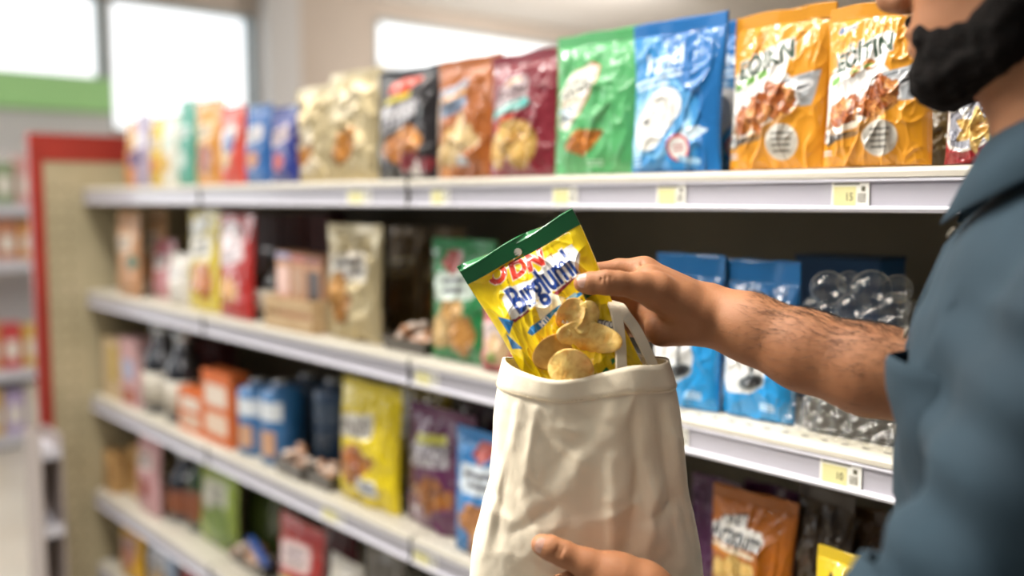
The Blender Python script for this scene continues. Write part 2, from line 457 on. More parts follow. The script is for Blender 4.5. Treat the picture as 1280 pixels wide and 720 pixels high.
skyglow = mat('bright_daylight', '#f4faff', rough=1, emit=1.2, col2='#ffffff', nscale=0.6)
framem = mat('window_frame_grey', '#9fb0b6', rough=0.5)
for i, (p, q, r, t) in enumerate(((yL0, ya, zsill1, zhead), (yb, yc, zsill2, zhead), (yd, ye, zsb, zst))):
    g = MB().box((x0 - 0.06, p, r), (x0 - 0.05, q, t)).build('window_%d' % (i + 1), skyglow); struct(g)
    fr = MB(); b = 0.028
    fr.box((x1 - 0.08, p, r), (x1 + 0.01, p + b, t)); fr.box((x1 - 0.08, q - b, r), (x1 + 0.01, q, t)); fr.box((x1 - 0.08, p, r), (x1 + 0.01, q, r + b)); fr.box((x1 - 0.08, p, t - b), (x1 + 0.01, q, t))
    fr.build('window_frame', framem, g)
struct(MB().box((WALLX, ycol0, 0), (WALLX + 0.2, ycol1, 3.3), bev=0.02).build('column', whitew))
# green fascia sign under the left window, white panel below
gs = MB().box((WALLX + 0.01, yL0, WP(60, 137)[1]), (WALLX + 0.07, yb, WP(60, 94)[1]), bev=0.008).build('fascia_sign', mat('sign_green', '#9fcd88', rough=0.5, emit=0.22))  # slight emission added to brighten the band
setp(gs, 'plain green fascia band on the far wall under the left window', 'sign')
struct(MB().box((WALLX + 0.005, yL0, 0.0), (WALLX + 0.03, yb, WP(60, 140)[1])).build('trim_1', whitew))
p, q = WP(822, 0), WP(866, 18)
s1 = MB().box((WALLX + 0.02, p[0], q[1]), (WALLX + 0.05, q[0], q[1] + 0.42), bev=0.006).build('wall_sign', mat('sign_amber', '#e0a63c', rough=0.5))
setp(s1, 'small amber sign high on the far wall above the blue bag', 'sign')
p, q = WP(925, 0), WP(1010, 12)
s2 = MB().box((WALLX + 0.02, p[0], q[1]), (WALLX + 0.05, q[0], q[1] + 0.42), bev=0.006).build('wall_sign', mat('sign_pale_yellow', '#e3d49a', rough=0.5))
setp(s2, 'pale yellow sign high on the far wall above the orange bags', 'sign')

# ---------------------------------------------------------------- gondola shelving
DEPTH = 0.42
def shelf_profile():
    # (y, z) outline of the front edge, z relative to shelf top
    return [(0.012, 0), (0.003, -0.002), (0, -0.006), (0, -0.0125), (0.004, -0.014), (0.004, -0.016), (DEPTH, -0.016), (DEPTH, 0)]
def make_shelf(parent, xa, xb, z, holes):
    m = MB(); g = 0.0032; xa += g; xb -= g
    m.extrude(shelf_profile(), (xa, 0, z), (xb, 0, z), (0, 1, 0), (0, 0, 1))
    if holes:
        n = int((xb - xa) / 0.03); zz = z + 0.0004
        for i in range(n):
            for k, yy in enumerate((0.022, 0.06)):
                xx = xa + 0.02 + i * 0.03 + (0.015 if k else 0)
                if xx + 0.012 < xb: m.add([(xx, yy, zz), (xx + 0.010, yy, zz), (xx + 0.010, yy + 0.005, zz), (xx, yy + 0.005, zz)], [(0, 1, 2, 3)], 1)
    sh = m.build('shelf', [cream, dark], parent)
    r = MB()
    r.extrude([(0.004, -0.0145), (0.016, -0.0145), (0.016, -0.056), (0.004, -0.056)][::-1], (xa, 0, z), (xb, 0, z), (0, 1, 0), (0, 0, 1))
    r.extrude([(0.004, -0.0485), (-0.002, -0.0495), (-0.004, -0.052), (-0.002, -0.056), (0.016, -0.057), (0.016, -0.0485)][::-1], (xa, 0, z), (xb, 0, z), (0, 1, 0), (0, 0, 1), 1)
    r.extrude([(0.004, -0.0142), (-0.0015, -0.0150), (-0.0015, -0.0175), (0.004, -0.0185)][::-1], (xa, 0, z), (xb, 0, z), (0, 1, 0), (0, 0, 1), 1)
    r.box((xb + .0002, -.0012, z - .055), (xb + 2 * g - .0003, .012, z - .001), 2)
    r.build('price_rail', [lilac, railwhite, mat('joint_shadow', '#4a463e', rough=.9)], sh)
    for xx in (xa + 0.006, xb - 0.010):
        b = MB(); b.add([(xx, 0.03, z - 0.016), (xx + 0.004, 0.03, z - 0.016), (xx + 0.004, DEPTH, z - 0.016), (xx, DEPTH, z - 0.016), (xx, 0.03, z - 0.03), (xx + 0.004, 0.03, z - 0.03), (xx + 0.004, DEPTH, z - 0.075), (xx, DEPTH, z - 0.075)],
              [(0, 1, 2, 3), (4, 7, 6, 5), (0, 4, 5, 1), (1, 5, 6, 2), (2, 6, 7, 3), (3, 7, 4, 0)])
        b.build('bracket', cream, sh)
    return sh
BAYL = ['far left shelving bay next to the red framed end panel', 'middle shelving bay of the long snack gondola', 'near right shelving bay behind the tote bag and the man']
for i in range(3):
    xa, xb = JOINTS[i], JOINTS[i + 1]
    e = empty('shelving_bay', ((xa + xb) / 2, 0.2, 0)); setp(e, BAYL[i], 'shelving', 'bays of the snack gondola')
    off = -np.array(e.location)
    def put(o): o.location = Vector(off)
    bp = MB().box((xa, DEPTH + 0.002, 0.0), (xb, DEPTH + 0.02, 1.49)).build('back_panel', backm, e); put(bp)
    for z in ZS:
        o = make_shelf(e, xa, xb, ZS[z], i >= 1); put(o)
    k = MB().box((xa + 0.002, 0.03, 0.0), (xb - 0.002, 0.045, 0.112)).build('kick_plate', cream, e); put(k)
    for xx in (xa + 0.004, xb - 0.034):
        u = MB().box((xx, DEPTH - 0.012, 0.0), (xx + 0.03, DEPTH + 0.0015, 1.48))
        for q in range(48): u.box((xx + 0.012, DEPTH - 0.0126, 0.05 + q * 0.03), (xx + 0.018, DEPTH - 0.0119, 0.065 + q * 0.03), 1)
        u = u.build('upright', [backm, dark], e); put(u)

# end panel with red frame (stands across the far end of the gondola)
XE = XL - 0.004
ep = empty('end_panel', (XE - 0.02, 0.1, 0)); setp(ep, 'beige perforated gondola end panel with a red frame at the far left', 'end panel')
y0 = atx(50, 400, XE)[1]; ztp = atx(90, 168, XE)[2]
off = Vector((-(XE - 0.02), -0.1, 0))
pm = MB().box((XE - 0.03, y0 + 0.02, 0), (XE, DEPTH + 0.02, ztp - 0.09))
for q in range(int((ztp - 0.2) / 0.055)):
    for yy in (y0 + 0.06, y0 + 0.105):
        pm.box((XE - 0.001, yy, 0.06 + q * 0.055), (XE + 0.0006, yy + 0.007, 0.075 + q * 0.055), 1)
o = pm.build('panel', [beige, mat('slot_shadow', '#5b513d', rough=0.9)], ep); o.location = off
rm = MB().box((XE - 0.034, y0 - 0.012, 0), (XE + 0.006, y0 + 0.03, ztp), bev=0.003); rm.box((XE - 0.034, y0 + 0.03, ztp - 0.095), (XE + 0.006, DEPTH + 0.03, ztp), bev=0.003)
o = rm.build('red_frame', redm, ep); o.location = off

# ---------------------------------------------------------------- price tags
tagw = mat('tag_paper', '#efece2', rough=0.5, coat=0.4); tagy = mat('tag_yellow', '#dcd59a', rough=0.5, coat=0.4); tagk = mat('tag_print', '#5d5a45', rough=0.6)
def price_tag(px, shelf, wpx, label, txt=None, yellow_only=False):
    z = ZS[shelf] - 0.034; X, Wd = span(px - wpx / 2, px + wpx / 2, 0, z); Wd = max(Wd, 0.03); Hh = 0.034
    m = MB(); y = 0.0026
    m.box((-Wd / 2, y - 0.0008, -Hh / 2), (Wd / 2, y, Hh / 2))
    yy = y - 0.0011
    def quad(x0, z0, x1, z1, mi, d=0.0): m.add([(x0, yy - d, z0), (x1, yy - d, z0), (x1, yy - d, z1), (x0, yy - d, z1)], [(0, 1, 2, 3)], mi)
    quad(-Wd * .44, -Hh * .44, Wd * .16, Hh * .30, 1)
    quad(-Wd * .44, Hh * .36, Wd * .25, Hh * .42, 2)
    for k in range(9): quad(Wd * (.22 + .024 * k), -Hh * .3, Wd * (.22 + .024 * k + (.008 if k % 3 else .014)), Hh * .05, 2)
    quad(Wd * .30, Hh * .12, Wd * .40, Hh * .3, 2)
    o = m.build('price_tag', [tagw, tagy, tagk])
    if txt:
        vs, fs = text_tris(txt, 0.01, 0, 0.8); S = Hh * 0.42
        b = len(m.v); m.add([(x * S - Wd * .02, yy - 0.0002, v * S - Hh * .1) for x, v in vs], fs, 2)
        old = o.data; n2 = m.build('price_tag_tmp', [tagw, tagy, tagk]); o.data = n2.data; bpy.data.objects.remove(n2); bpy.data.meshes.remove(old)
    o.location = (X, 0, z)
    setp(o, label, 'price tag', 'price tags on the shelf rails')
price_tag(1062, 'top', 47, 'yellow and white price tag on top rail under the right orange bag', '15')
price_tag(838, 'top', 36, 'price tag on top rail under the blue bag with white device')
price_tag(705, 'top', 31, 'price tag on top rail under the pale green bag')
price_tag(549, 'top', 24, 'price tag on top rail under the brown foil bag')
price_tag(448, 'top', 30, 'white price tag on top rail under the gold foil bags')
price_tag(1050, 'second', 52, 'yellow price tag on second rail below the clear bubble pack', '10')
price_tag(846, 'second', 26, 'price tag on second rail at the right edge of the tote bag')
price_tag(532, 'second', 30, 'yellow price tag on second rail below the dark green bag')
price_tag(415, 'third', 28, 'yellow price tag on third rail below the yellow bag')
price_tag(530, 'third', 30, 'yellow price tag on third rail below the purple bag')

# ---------------------------------------------------------------- lights
def area(name, loc, size, power, rot=(0, 0, 0), col=(1, 0.965, 0.92)):
    l = bpy.data.lights.new(name, 'AREA'); l.shape = 'RECTANGLE'; l.size, l.size_y = size; l.energy = power; l.color = col
    o = bpy.data.objects.new(name, l); COL.objects.link(o); o.location = loc; o.rotation_euler = rot; return o
for i, xx in enumerate((-5.0, -3.7, -2.5, -1.35)):
    area('ceiling_lamp', (xx, -0.78, 3.2), (1.0, 0.14), 21)
area('ceiling_lamp', (-1.7, -2.6, 3.2), (3.2, 0.2), 40)
area('window_light', (-6.9, -1.7, 2.0), (2.6, 1.6), 34, (0, math.radians(-90), 0), (0.94, 0.97, 1.0))  # carries the daylight of the left far-wall window
area('window_light', (-5.2, -3.2, 2.2), (3.0, 1.8), 14, (math.radians(65), 0, math.radians(-25)), (0.95, 0.98, 1.0))  # added front fill from the aisle side; no window there
def aim(o, t): o.rotation_euler = (Vector(tuple(t)) - o.location).to_track_quat('-Z', 'Y').to_euler()
ww = area('wall_wash', (-5.4, 5.2, 3.1), (0.6, 10.0), 230, col=(1, 0.95, 0.9)); aim(ww, (-7.6, 5.2, 2.3))  # added light to lift the far wall, not a fixture
area('ceiling_lamp', (-.95, -.50, 3.15), (0.9, 0.22), 30, col=(1, .955, .89))
sp_ = area('spot_lamp', (-1.75, -1.45, 2.75), (0.5, 0.5), 4.2, col=(1, .95, .88)); sp_.data.spread = math.radians(42); aim(sp_, (-.66, -.36, 1.12))  # added narrow fill that brightens the tote, no real lamp here
wd = bpy.data.worlds.new('world'); scene.world = wd; wd.use_nodes = True
wd.node_tree.nodes['Background'].inputs[0].default_value = (0.86, 0.92, 1.0, 1); wd.node_tree.nodes['Background'].inputs[1].default_value = 0.16
scene.view_settings.view_transform = 'Standard'; scene.view_settings.look = 'None'; scene.view_settings.exposure = 0.15
scene.cycles.use_denoising = True
scene.cycles.max_bounces = 12; scene.cycles.transparent_max_bounces = 24; scene.cycles.transmission_bounces = 16
# ---------------------------------------------------------------- goods on the shelves
WHT, BLK = ink('#f2efe9'), ink('#1b1a1c')
crk = [food('#c9762e', '#8f4416', 220), food('#dd9a4e', '#b0622a', 220), food('#b5601f', '#7d3a12', 220)]
chipy = [food('#e6bd62', '#c8943c', 150), food('#efcd7e', '#d3a24a', 150)]
creamy = [food('#efdcae', '#c99f5a', 160), food('#e2bf80', '#b98a48', 160)]

NB = 0
def bag(px0, px1, ytop, shelf, film, art, label, D=0.045, yf=0.017, rz=0.0, lean=0.03, seed=1, wr=0.006, nu=30, nv=42, seal=0.075,
        group='snack bags on the %s shelf', seal_mat=None, parts=True, H=None, cat='bag', W=None, name='snack_bag', **kw):
    global NB; NB += 1; yf = yf + .013 * (NB % 2)
    z = ZS[shelf] + 0.0006
    X, w = span(px0, px1, yf, z); W = W or w * .965; H = H or height_at(X, ytop, yf + D * .5, z)
    if nu == 30: nu = int(W / (.0011 if px0 > 670 else .0017)); nv = int(H / (.0013 if px0 > 670 else .0019))
    elif nu == 18: nu, nv = 34, 50; W *= .92
    b = Bag(W, H, D, seed, wr, seal, nu, nv, **kw)
    a = Art(W, H)
    if art: art(a)
    fm_ = foil(film) if isinstance(film, str) else film
    o = b.build(name, fm_, a, seal_mat=seal_mat, seal_part=parts, skin_film=PRINT_GOLD if 'foil_' in fm_.name else None)
    stand(o, X, yf, z, D, rz, lean)
    setp(o, label, cat, (group % shelf) if '%s' in group else group)
    return o
def behind(o, dy, label, dx=0.0, dz=0.0, film=None):
    c = o.copy(); COL.objects.link(c); c.location = (o.location.x + dx, o.location.y + dy, o.location.z + dz)
    for ch in list(o.children):
        d = ch.copy(); COL.objects.link(d); d.parent = c
    c['label'] = label
    return c

# --- artwork
def art_orange(txt, var):
    def f(a):
        W_ = WHT; gr = ink('#2f4a38'); gn = ink('#6fa64b'); sl = ink('#a9adb0')
        a.poly([(.04, .26), (.03, .48), (.10, .61), (.26, .68), (.42, .76), (.60, .81), (.69, .78), (.65, .69), (.62, .60), (.72, .52), (.70, .40), (.58, .32), (.40, .25), (.20, .19)], W_)
        a.poly([(.55, .50), (.62, .555), (.92, .60), (.87, .385), (.66, .375), (.56, .43)], sl)
        a.ellipse(.73, .49, .15, .055, ink('#d9dadb'), 20); a.ellipse(.74, .485, .115, .018, ink('#4d4f52'), 18)
        a.lines(.74, .55, .26, 1, .03, ink('#62666a'), 12, 3); a.rrect(.69, .415, .17, .09, ink('#e4e4e2'), 10, .1); a.lines(.69, .415, .13, 2, .035, ink('#55585c'), 10, 4)
        a.text(txt, .40, .68, .235 if len(txt) < 6 else .215, gr, 17, .034, .16, .82, WHT, .03)
        a.poly([(.07, .585), (.36, .66), (.36, .652), (.07, .573)], gr)
        for i, (x, y) in enumerate(((.15, .535), (.27, .565), (.39, .595))):
            if var and i: a.blob(x + .08, y + .02, .06, .045, crk[1], 15, i, .3); a.ellipse(x + .08, y + .012, .05, .012, gn, 15)
            else: a.rrect(x, y, .11, .065, gn, 17, .3)
        a.poly([(.10, .31), (.20, .20), (.36, .215), (.70, .365), (.76, .385), (.70, .34), (.40, .185), (.22, .155), (.06, .22)], ink('#8a6a44'))
        a.poly([(.05, .20), (.22, .195), (.36, .215), (.10, .12)], ink('#4b443c'))
        a.poly([(.32, .225), (.45, .25), (.78, .40), (.72, .345), (.45, .20)], ink('#b98342'))
        a.blob(.30, .305, .21, .10, ink('#efe3cf'), 12, 2, .25)
        if var: a.cluster(.36, .345, .24, .11, 24, .062, crk, 15, 3); a.cluster(.58, .42, .14, .13, 22, .06, crk, 0, 8)
        else: a.cluster(.30, .335, .17, .12, 20, .062, crk, 15, 5); a.cluster(.55, .425, .15, .13, 20, .06, crk, 0, 11)
        a.ellipse(.61, .165, .155, .155, ink('#cfc9bc')); a.ellipse(.61, .165, .135, .135, ink('#bdb8ad')); a.lines(.61, .165, .2, 4, .05, ink('#6d6a64'), 0, 6)
        a.rrect(.085, .19, .085, .12, ink('#e9e6df'), 0, .25); a.ellipse(.085, .19, .026, .035, ink('#6b6f78')); a.lines(.09, .085, .12, 2, .03, ink('#d9e0e6'), 0, 2)
        if var: a.rrect(.22, .855, .17, .045, ink('#cfd6dc'), 8, .4); a.ellipse(.14, .85, .035, .035, ink('#3f587c')); a.lines(.25, .855, .13, 1, .03, ink('#27314a'), 8, 1)
        a.ellipse(.46, .905, .025, .035, ink('#dfe6ea'))
    return f
def art_device(a):
    a.poly([(.0, .02), (.0, .92), (.30, .92), (.55, .6), (.80, .45), (.8, .02)], ink('#2f86c4')); a.blob(.36, .33, .42, .34, ink('#6fb1dc'), 40, 4, .2); a.blob(.40, .33, .34, .26, ink('#a9d0e8'), 40, 4, .3)
    a.blob(.74, .24, .13, .05, ink('#cfe2ee'), 10, 3, .2)
    a.text('kmd', .40, .73, .23, ink('#d6e6f2'), 12, .03, .15, 1.0)
    a.lines(.44, .655, .3, 1, .05, ink('#cfe2f0'), 6, 1, .6); a.lines(.34, .61, .56, 1, .05, ink('#cfe2f0'), 6, 2, .6); a.lines(.30, .565, .5, 1, .05, ink('#cfe2f0'), 6, 3, .55)
    a.rrect(.46, .225, .46, .14, ink('#24282e'), 30, .5); a.rrect(.43, .335, .66, .42, ink('#4f93c6'), 48, .5); a.rrect(.365, .345, .62, .34, ink('#e7e5df'), 48, .5); a.blob(.26, .33, .035, .022, BLK, 20, 1, .3)
    a.ellipse(.62, .15, .115, .115, ink('#c9403b')); a.ellipse(.62, .15, .09, .09, ink('#f0ece8')); a.lines(.62, .15, .11, 2, .035, ink('#b65a52'), 5, 2)
    a.lines(.13, .085, .14, 4, .035, ink('#bcd6ea'), 0, 5); a.rrect(.72, .07, .22, .05, ink('#9cc6e4'), -8, .3)
def art_green(a):
    a.poly([(.16, .34), (.16, .58), (.26, .72), (.50, .79), (.60, .75), (.58, .62), (.44, .45), (.28, .31)], ink('#c9553f')); a.poly([(.15, .33), (.15, .575), (.25, .715), (.48, .775), (.575, .745), (.555, .62), (.42, .45), (.27, .31)], ink('#ece8da'))
    a.text('tnlavbov', .38, .665, .10, ink('#3c4a3c'), 14, .02, .1, 1); a.text('FLYVVEES', .37, .59, .105, ink('#3a4440'), 14, .03, .1, .9)
    a.lines(.33, .52, .26, 1, .05, ink('#b9a27c'), 14, 2, .5); a.lines(.27, .43, .2, 2, .06, ink('#4d86b0'), 14, 3, .5)
    a.poly([(.22, .185), (.40, .315), (.70, .30), (.48, .115)], food('#d6882f', '#a85a18', 200)); 
    for p in ((.36, .24), (.46, .27), (.42, .2), (.54, .25), (.47, .17)): a.blob(*p, .05, .014, food('#8f4d18', '#6f3810'), 30, int(p[0] * 99), .3)
    a.lines(.58, .075, .24, 2, .03, ink('#bfe0c2'), 0, 4)
def art_maroon(a):
    a.poly([(.14, .52), (.17, .70), (.30, .80), (.56, .82), (.62, .76), (.58, .62)], ink('#b9a5a6')); a.text('fruity', .38, .665, .2, ink('#6f5a5e'), 14, .03, .1, .9); a.poly([(.30, .76), (.52, .80), (.50, .77), (.3, .735)], ink('#d3a055'))
    a.poly([(.10, .475), (.12, .535), (.62, .64), (.66, .58), (.60, .545)], ink('#3fa39b')); a.lines(.36, .55, .42, 1, .045, ink('#cfe6df'), 14, 3, .5)
    a.poly([(.16, .40), (.30, .48), (.52, .52), (.22, .33)], ink('#c9462e')); a.blob(.30, .29, .26, .12, chipy[1], 42, 3, .12); a.blob(.19, .19, .14, .14, chipy[0], 10, 7, .15); a.ellipse(.55, .25, .235, .225, food('#c99a45', '#b07c2c', 120)); a.ellipse(.55, .255, .205, .19, chipy[0]); a.blob(.50, .30, .11, .05, food('#b98835', '#9d6c22'), 30, 5, .3)
def art_brown(a):
    a.poly([(.12, .50), (.14, .70), (.52, .83), (.60, .60)], ink('#7d8ea6')); a.poly([(.12, .62), (.14, .67), (.54, .76), (.53, .70)], ink('#d99a42')); a.text('QOOVR', .35, .74, .15, ink('#c3cdd8'), 14, .03, 0, .9); a.lines(.36, .575, .38, 2, .06, ink('#55647c'), 14, 4)
    a.cluster(.42, .27, .30, .16, 18, .11, creamy, 10, 7); a.blob(.45, .43, .18, .06, creamy[0], 60, 3, .2); a.cluster(.5, .05, .4, .03, 8, .07, crk, 0, 2); a.rrect(.55, .14, .2, .1, ink('#b6bcc4'), 0, .3)
def art_black(a):
    a.blob(.48, .86, .24, .08, ink('#d24a32'), 12, 3, .2); a.poly([(.16, .68), (.18, .73), (.62, .79), (.58, .735)], ink('#d8c53d'))
    a.poly([(.08, .44), (.16, .65), (.76, .73), (.66, .55)], ink('#77747a')); a.text('Frvtss', .42, .6, .27, ink('#c9c6c8'), 14, .04, .2, .85); a.lines(.36, .46, .5, 1, .06, ink('#a7a4a6'), 14, 3)
    a.cluster(.50, .29, .30, .13, 16, .10, [food('#e09a35', '#b86c1c', 180), food('#c97f28', '#96531a', 180)], 18, 4); a.cluster(.72, .12, .2, .08, 8, .08, [ink('#8e2a2a'), ink('#c9c2be'), ink('#6b1d22')], 0, 3)
def art_gold(a):
    a.poly([(.1, .08), (.15, .42), (.55, .62), (.62, .45), (.5, .2)], ink('#e6dcc4')); a.blob(.40, .27, .26, .12, food('#c98b3a', '#95591c', 170), 30, 2, .2); a.blob(.25, .40, .14, .07, ink('#6a3b22'), 40, 3, .2); a.blob(.55, .17, .2, .08, ink('#d7cdb8'), 10, 3, .2)
def art_gold2(a):
    a.poly([(.2, .55), (.25, .82), (.7, .86), (.66, .58)], ink('#e0d4b4')); a.lines(.45, .7, .36, 2, .08, ink('#a8946a'), 8, 3); a.blob(.45, .3, .25, .16, food('#c98b3a', '#95591c', 170), 30, 5, .2)
def art_simple(panel, spots, rot=12, seed=1, txt=None):
    def f(a):
        if panel: a.rrect(.47, .62, .66, .30, ink(panel), rot, .25); a.lines(.47, .62, .5, 2, .1, ink(txt or '#5c5862'), rot, seed, .5)
        for i, (c1, c2, x, y, r) in enumerate(spots): a.blob(x, y, r, r * .8, food(c1, c2, 150), 20 * i, seed + i, .25)
    return f
def art_dumpling(a):
    a.poly([(.05, .28), (.10, .17), (.26, .12), (.44, .15), (.60, .25), (.95, .40), (.95, .85), (.05, .85)], ink('#e9e4dc')); a.poly([(.09, .29), (.13, .2), (.27, .15), (.42, .18), (.56, .26), (.9, .42), (.9, .82), (.09, .82)], ink('#8d8f99'))
    for i in range(46):
        rnd = random.Random(i); a.blob(rnd.uniform(.1, .85), rnd.uniform(.2, .75), .035, .022, WHT if i % 2 else ink('#33364a'), rnd.uniform(0, 180), i, .4)
    for k in range(7): a.blob(.45 + .14 * math.cos(k * .9), .36 + .09 * math.sin(k * .9), .15, .055, food('#e8c878', '#cf9f4c', 110), 52 * k, k, .15)
    a.blob(.45, .37, .08, .06, food('#dcae5c', '#b9822f', 110), 0, 3, .2)
    a.rrect(.66, .27, .22, .2, ink('#1f7780'), 0, .05); a.lines(.66, .27, .17, 3, .055, ink('#cde4e4'), 0, 3)
def art_pouch(a):
    a.poly([(.0, .0), (.0, .72), (1, .72), (1, .0)], ink('#1f8fd0')); a.poly([(.10, .20), (.06, .50), (.12, .62), (.66, .62), (.72, .33), (.68, .22), (.5, .16), (.2, .15)], ink('#e6e7e6'))
    a.rrect(.33, .41, .36, .36, ink('#d6d4cf'), -14, .35); a.rrect(.32, .425, .31, .31, ink('#efeeea'), -14, .35); a.poly([(.50, .28), (.55, .60), (.60, .60), (.575, .28)], ink('#303634'))
    a.ellipse(.52, .235, .20, .10, ink('#9aa0a2'), 18); a.ellipse(.53, .24, .17, .075, ink('#3e4346'), 18); a.ellipse(.57, .245, .08, .05, BLK, 18)
    a.lines(.74, .09, .2, 3, .035, ink('#cfe3f1'), -4, 3, .5); a.rrect(.64, .09, .04, .09, ink('#a9d2ee'), -4, .2); a.ellipse(.48, .955, .035, .035, ink('#0d3a5e'))
def art_tart(a):
    c = WHT
    a.poly([(.03, .655), (.04, .745), (.16, .765), (.19, .815), (.46, .85), (.50, .775), (.66, .765), (.72, .72), (.68, .655), (.52, .635), (.25, .635)], c)
    a.text('YAET', .33, .80, .16, ink('#2b333c'), 9, .02, 0, .8); a.text('Arzqum', .37, .70, .28, ink('#27313c'), -2, .03, .15, .70)
    a.poly([(.04, .60), (.06, .63), (.62, .615), (.62, .585)], ink('#e7dcc2')); a.poly([(.05, .58), (.06, .605), (.4, .595), (.4, .57)], ink('#d38b2f')); a.cluster(.4, .40, .28, .2, 20, .11, chipy, 0, 3)
    a.ellipse(.55, .93, .03, .03, ink('#4a2411'))
def art_bull(a):
    k = ink('#191713')
    a.poly([(.16, .80), (.20, .87), (.27, .83), (.40, .80), (.58, .83), (.66, .80), (.72, .76), (.60, .775), (.55, .72), (.54, .62), (.45, .55), (.36, .62), (.35, .72), (.27, .77)], k)
    a.poly([(.33, .775), (.40, .79), (.53, .78), (.49, .70), (.46, .60), (.42, .60), (.40, .70)], ink('#efe9d8')); a.ellipse(.42, .74, .02, .02, k); a.ellipse(.49, .74, .02, .02, k); a.lines(.45, .46, .4, 2, .09, k, 0, 3)

# --- top shelf, near end to far end
b1 = bag(1166, 1300, 88, 'top', '#9c2429', art_dumpling, 'dark red bag with a golden dumpling picture below the bearded chin', D=.05, seed=21, seal=.07)
b2 = bag(1014, 1156, 3, 'top', '#d9931f', art_orange('EĊÍTIN', 1), 'right one of the two front orange bags, reading EĊÍTIN, partly behind the beard', D=.05, seed=3, wr=.0048, seal=.085)
b3 = bag(897, 1027, 14, 'top', '#d9931f', art_orange('EOJKN', 0), 'left one of the two front orange bags, reading EOJKN, beside the blue bag', D=.05, seed=8, wr=.0048, seal=.085)
b4 = bag(776, 893, 24, 'top', '#1b6cb0', art_device, 'blue bag with a white rounded device picture on the top shelf', D=.045, seed=12, wr=.005, seal=.085)
b5 = bag(679, 789, 40, 'top', '#54a866', art_green, 'pale green bag with a square cracker picture on the top shelf', D=.05, seed=5, wr=.006)
b6 = bag(598, 694, 62, 'top', '#7c1f2c', art_maroon, 'maroon bag with round golden chips and a teal stripe', D=.05, seed=6, wr=.006)
b7 = bag(535, 615, 68, 'top', '#a35a1f', art_brown, 'brown foil bag with pale chips and a blue grey label', D=.045, seed=7, wr=.007)
b8 = bag(460, 540, 80, 'top', '#1f1a1b', art_black, 'black bag with a red blob and orange crackers', D=.045, seed=9, wr=.006)
b9 = bag(399, 466, 84, 'top', mat('foil_gold', '#bfae86', rough=.3, metal=.35, coat=.4, bump=.3, bscale=45, bdist=.003), art_gold2, 'gold foil bag standing just left of the black bag', D=.05, yf=.015, seed=10, wr=.009)
b10 = bag(358, 412, 104, 'top', MATS['foil_gold'], art_gold, 'shorter gold foil bag with brown biscuit, right of the navy bag', D=.045, yf=.055, seed=13, wr=.009)
behind(b4, .075, 'second blue bag peeking out behind the blue bag with white device', .055, -.0)
o = behind(b3, .09, 'rear orange bag in the gap between the two front orange bags', .085)
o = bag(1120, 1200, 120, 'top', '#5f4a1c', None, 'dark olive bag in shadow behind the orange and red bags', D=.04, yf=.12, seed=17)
behind(b5, .08, 'second green bag peeking out behind the pale green bag', .05)
S = lambda *a, **k: art_simple(*a, **k)
tt = dict(D=.04, nu=18, nv=24, wr=.005)
bag(329, 368, 127, 'top', '#27347e', S('#c9b4b4', [('#c5452e', '#a83522', .45, .28, .2)], 14, 2), 'navy blue bag right of the brighter blue bag on the top shelf', seed=31, **tt)
bag(298, 333, 127, 'top', '#2b5f9c', S('#d8d3d2', [('#d99a6a', '#b97a4a', .5, .3, .2)], 10, 3), 'mid blue bag between the red bag and the navy bag on the top shelf', seed=32, **tt)
bag(266, 302, 128, 'top', '#c7432f', S('#e6dcd2', [('#e7cda2', '#c9a468', .4, .35, .3), ('#4f6fae', '#3d5890', .5, .52, .22)], 10, 4), 'red and cream bag with a blue band on the top shelf', seed=33, **tt)
bag(236, 274, 121, 'top', '#c98a36', S('#e9cfa0', [('#a9531f', '#8c4018', .5, .3, .28)], 10, 5), 'caramel coloured bag left of the red and cream bag, top shelf', seed=34, **tt)
bag(215, 240, 119, 'top', '#4f9a86', S('#cfe0d6', [('#dbe6df', '#a8c9bb', .4, .3, .3)], 10, 6), 'narrow teal green bag on the top shelf', seed=35, **tt)
bag(196, 219, 139, 'top', '#d9d5c6', S('#b9cfc2', [('#d9b04a', '#c2923a', .4, .3, .3)], 10, 7), 'off white bag just left of the narrow teal bag, top shelf', seed=36, **tt)
bag(182, 201, 141, 'top', '#d8b53f', S('#e8e0cc', [('#e39a32', '#c97f24', .5, .3, .3)], 10, 8), 'yellow bag third from the far end of the top shelf', seed=37, **tt)
bag(162, 184, 138, 'top', '#a89bb0', S('#e2dbe0', [('#6a6488', '#574f74', .5, .4, .2)], 10, 9), 'lilac grey bag second from the far end of the top shelf', seed=38, **tt)
bag(140, 164, 146, 'top', '#d58a4a', S('#e8c79a', [('#d9a83f', '#bb8a2c', .5, .7, .3), ('#7a6f9c', '#665b88', .6, .4, .2)], 10, 10), 'orange bag at the far end of the top shelf by the end panel', seed=39, **tt)

# --- second shelf
pt = dict(D=.05, wr=.0045, seal=.14, pinch=.02, group='blue pouches on the second shelf', cat='pouch', name='stand_up_pouch')
p1 = bag(889, 983, 327, 'second', '#155a90', art_pouch, 'blue pouch with white device right of its twin, beside the clear bubble pack', yf=.03, seed=41, **pt)
p2 = bag(803, 888, 319, 'second', '#155a90', art_pouch, 'blue pouch with white device left of its twin, partly behind the hand and tote', yf=.03, seed=44, **pt)
z = ZS['second']
X, w = span(985, 1090, .22, z); h = height_at(X, 322, .22, z)
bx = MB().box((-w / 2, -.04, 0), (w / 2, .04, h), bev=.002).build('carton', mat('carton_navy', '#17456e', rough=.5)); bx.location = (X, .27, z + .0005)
MB().box((-w / 2, -.0412, h * .985), (w / 2, .0412, h + .0012)).build('lid_flap', mat('carton_navy_lid', '#0f3353', rough=.5), bx)
setp(bx, 'dark navy carton in shadow behind the clear bubble pack', 'box')
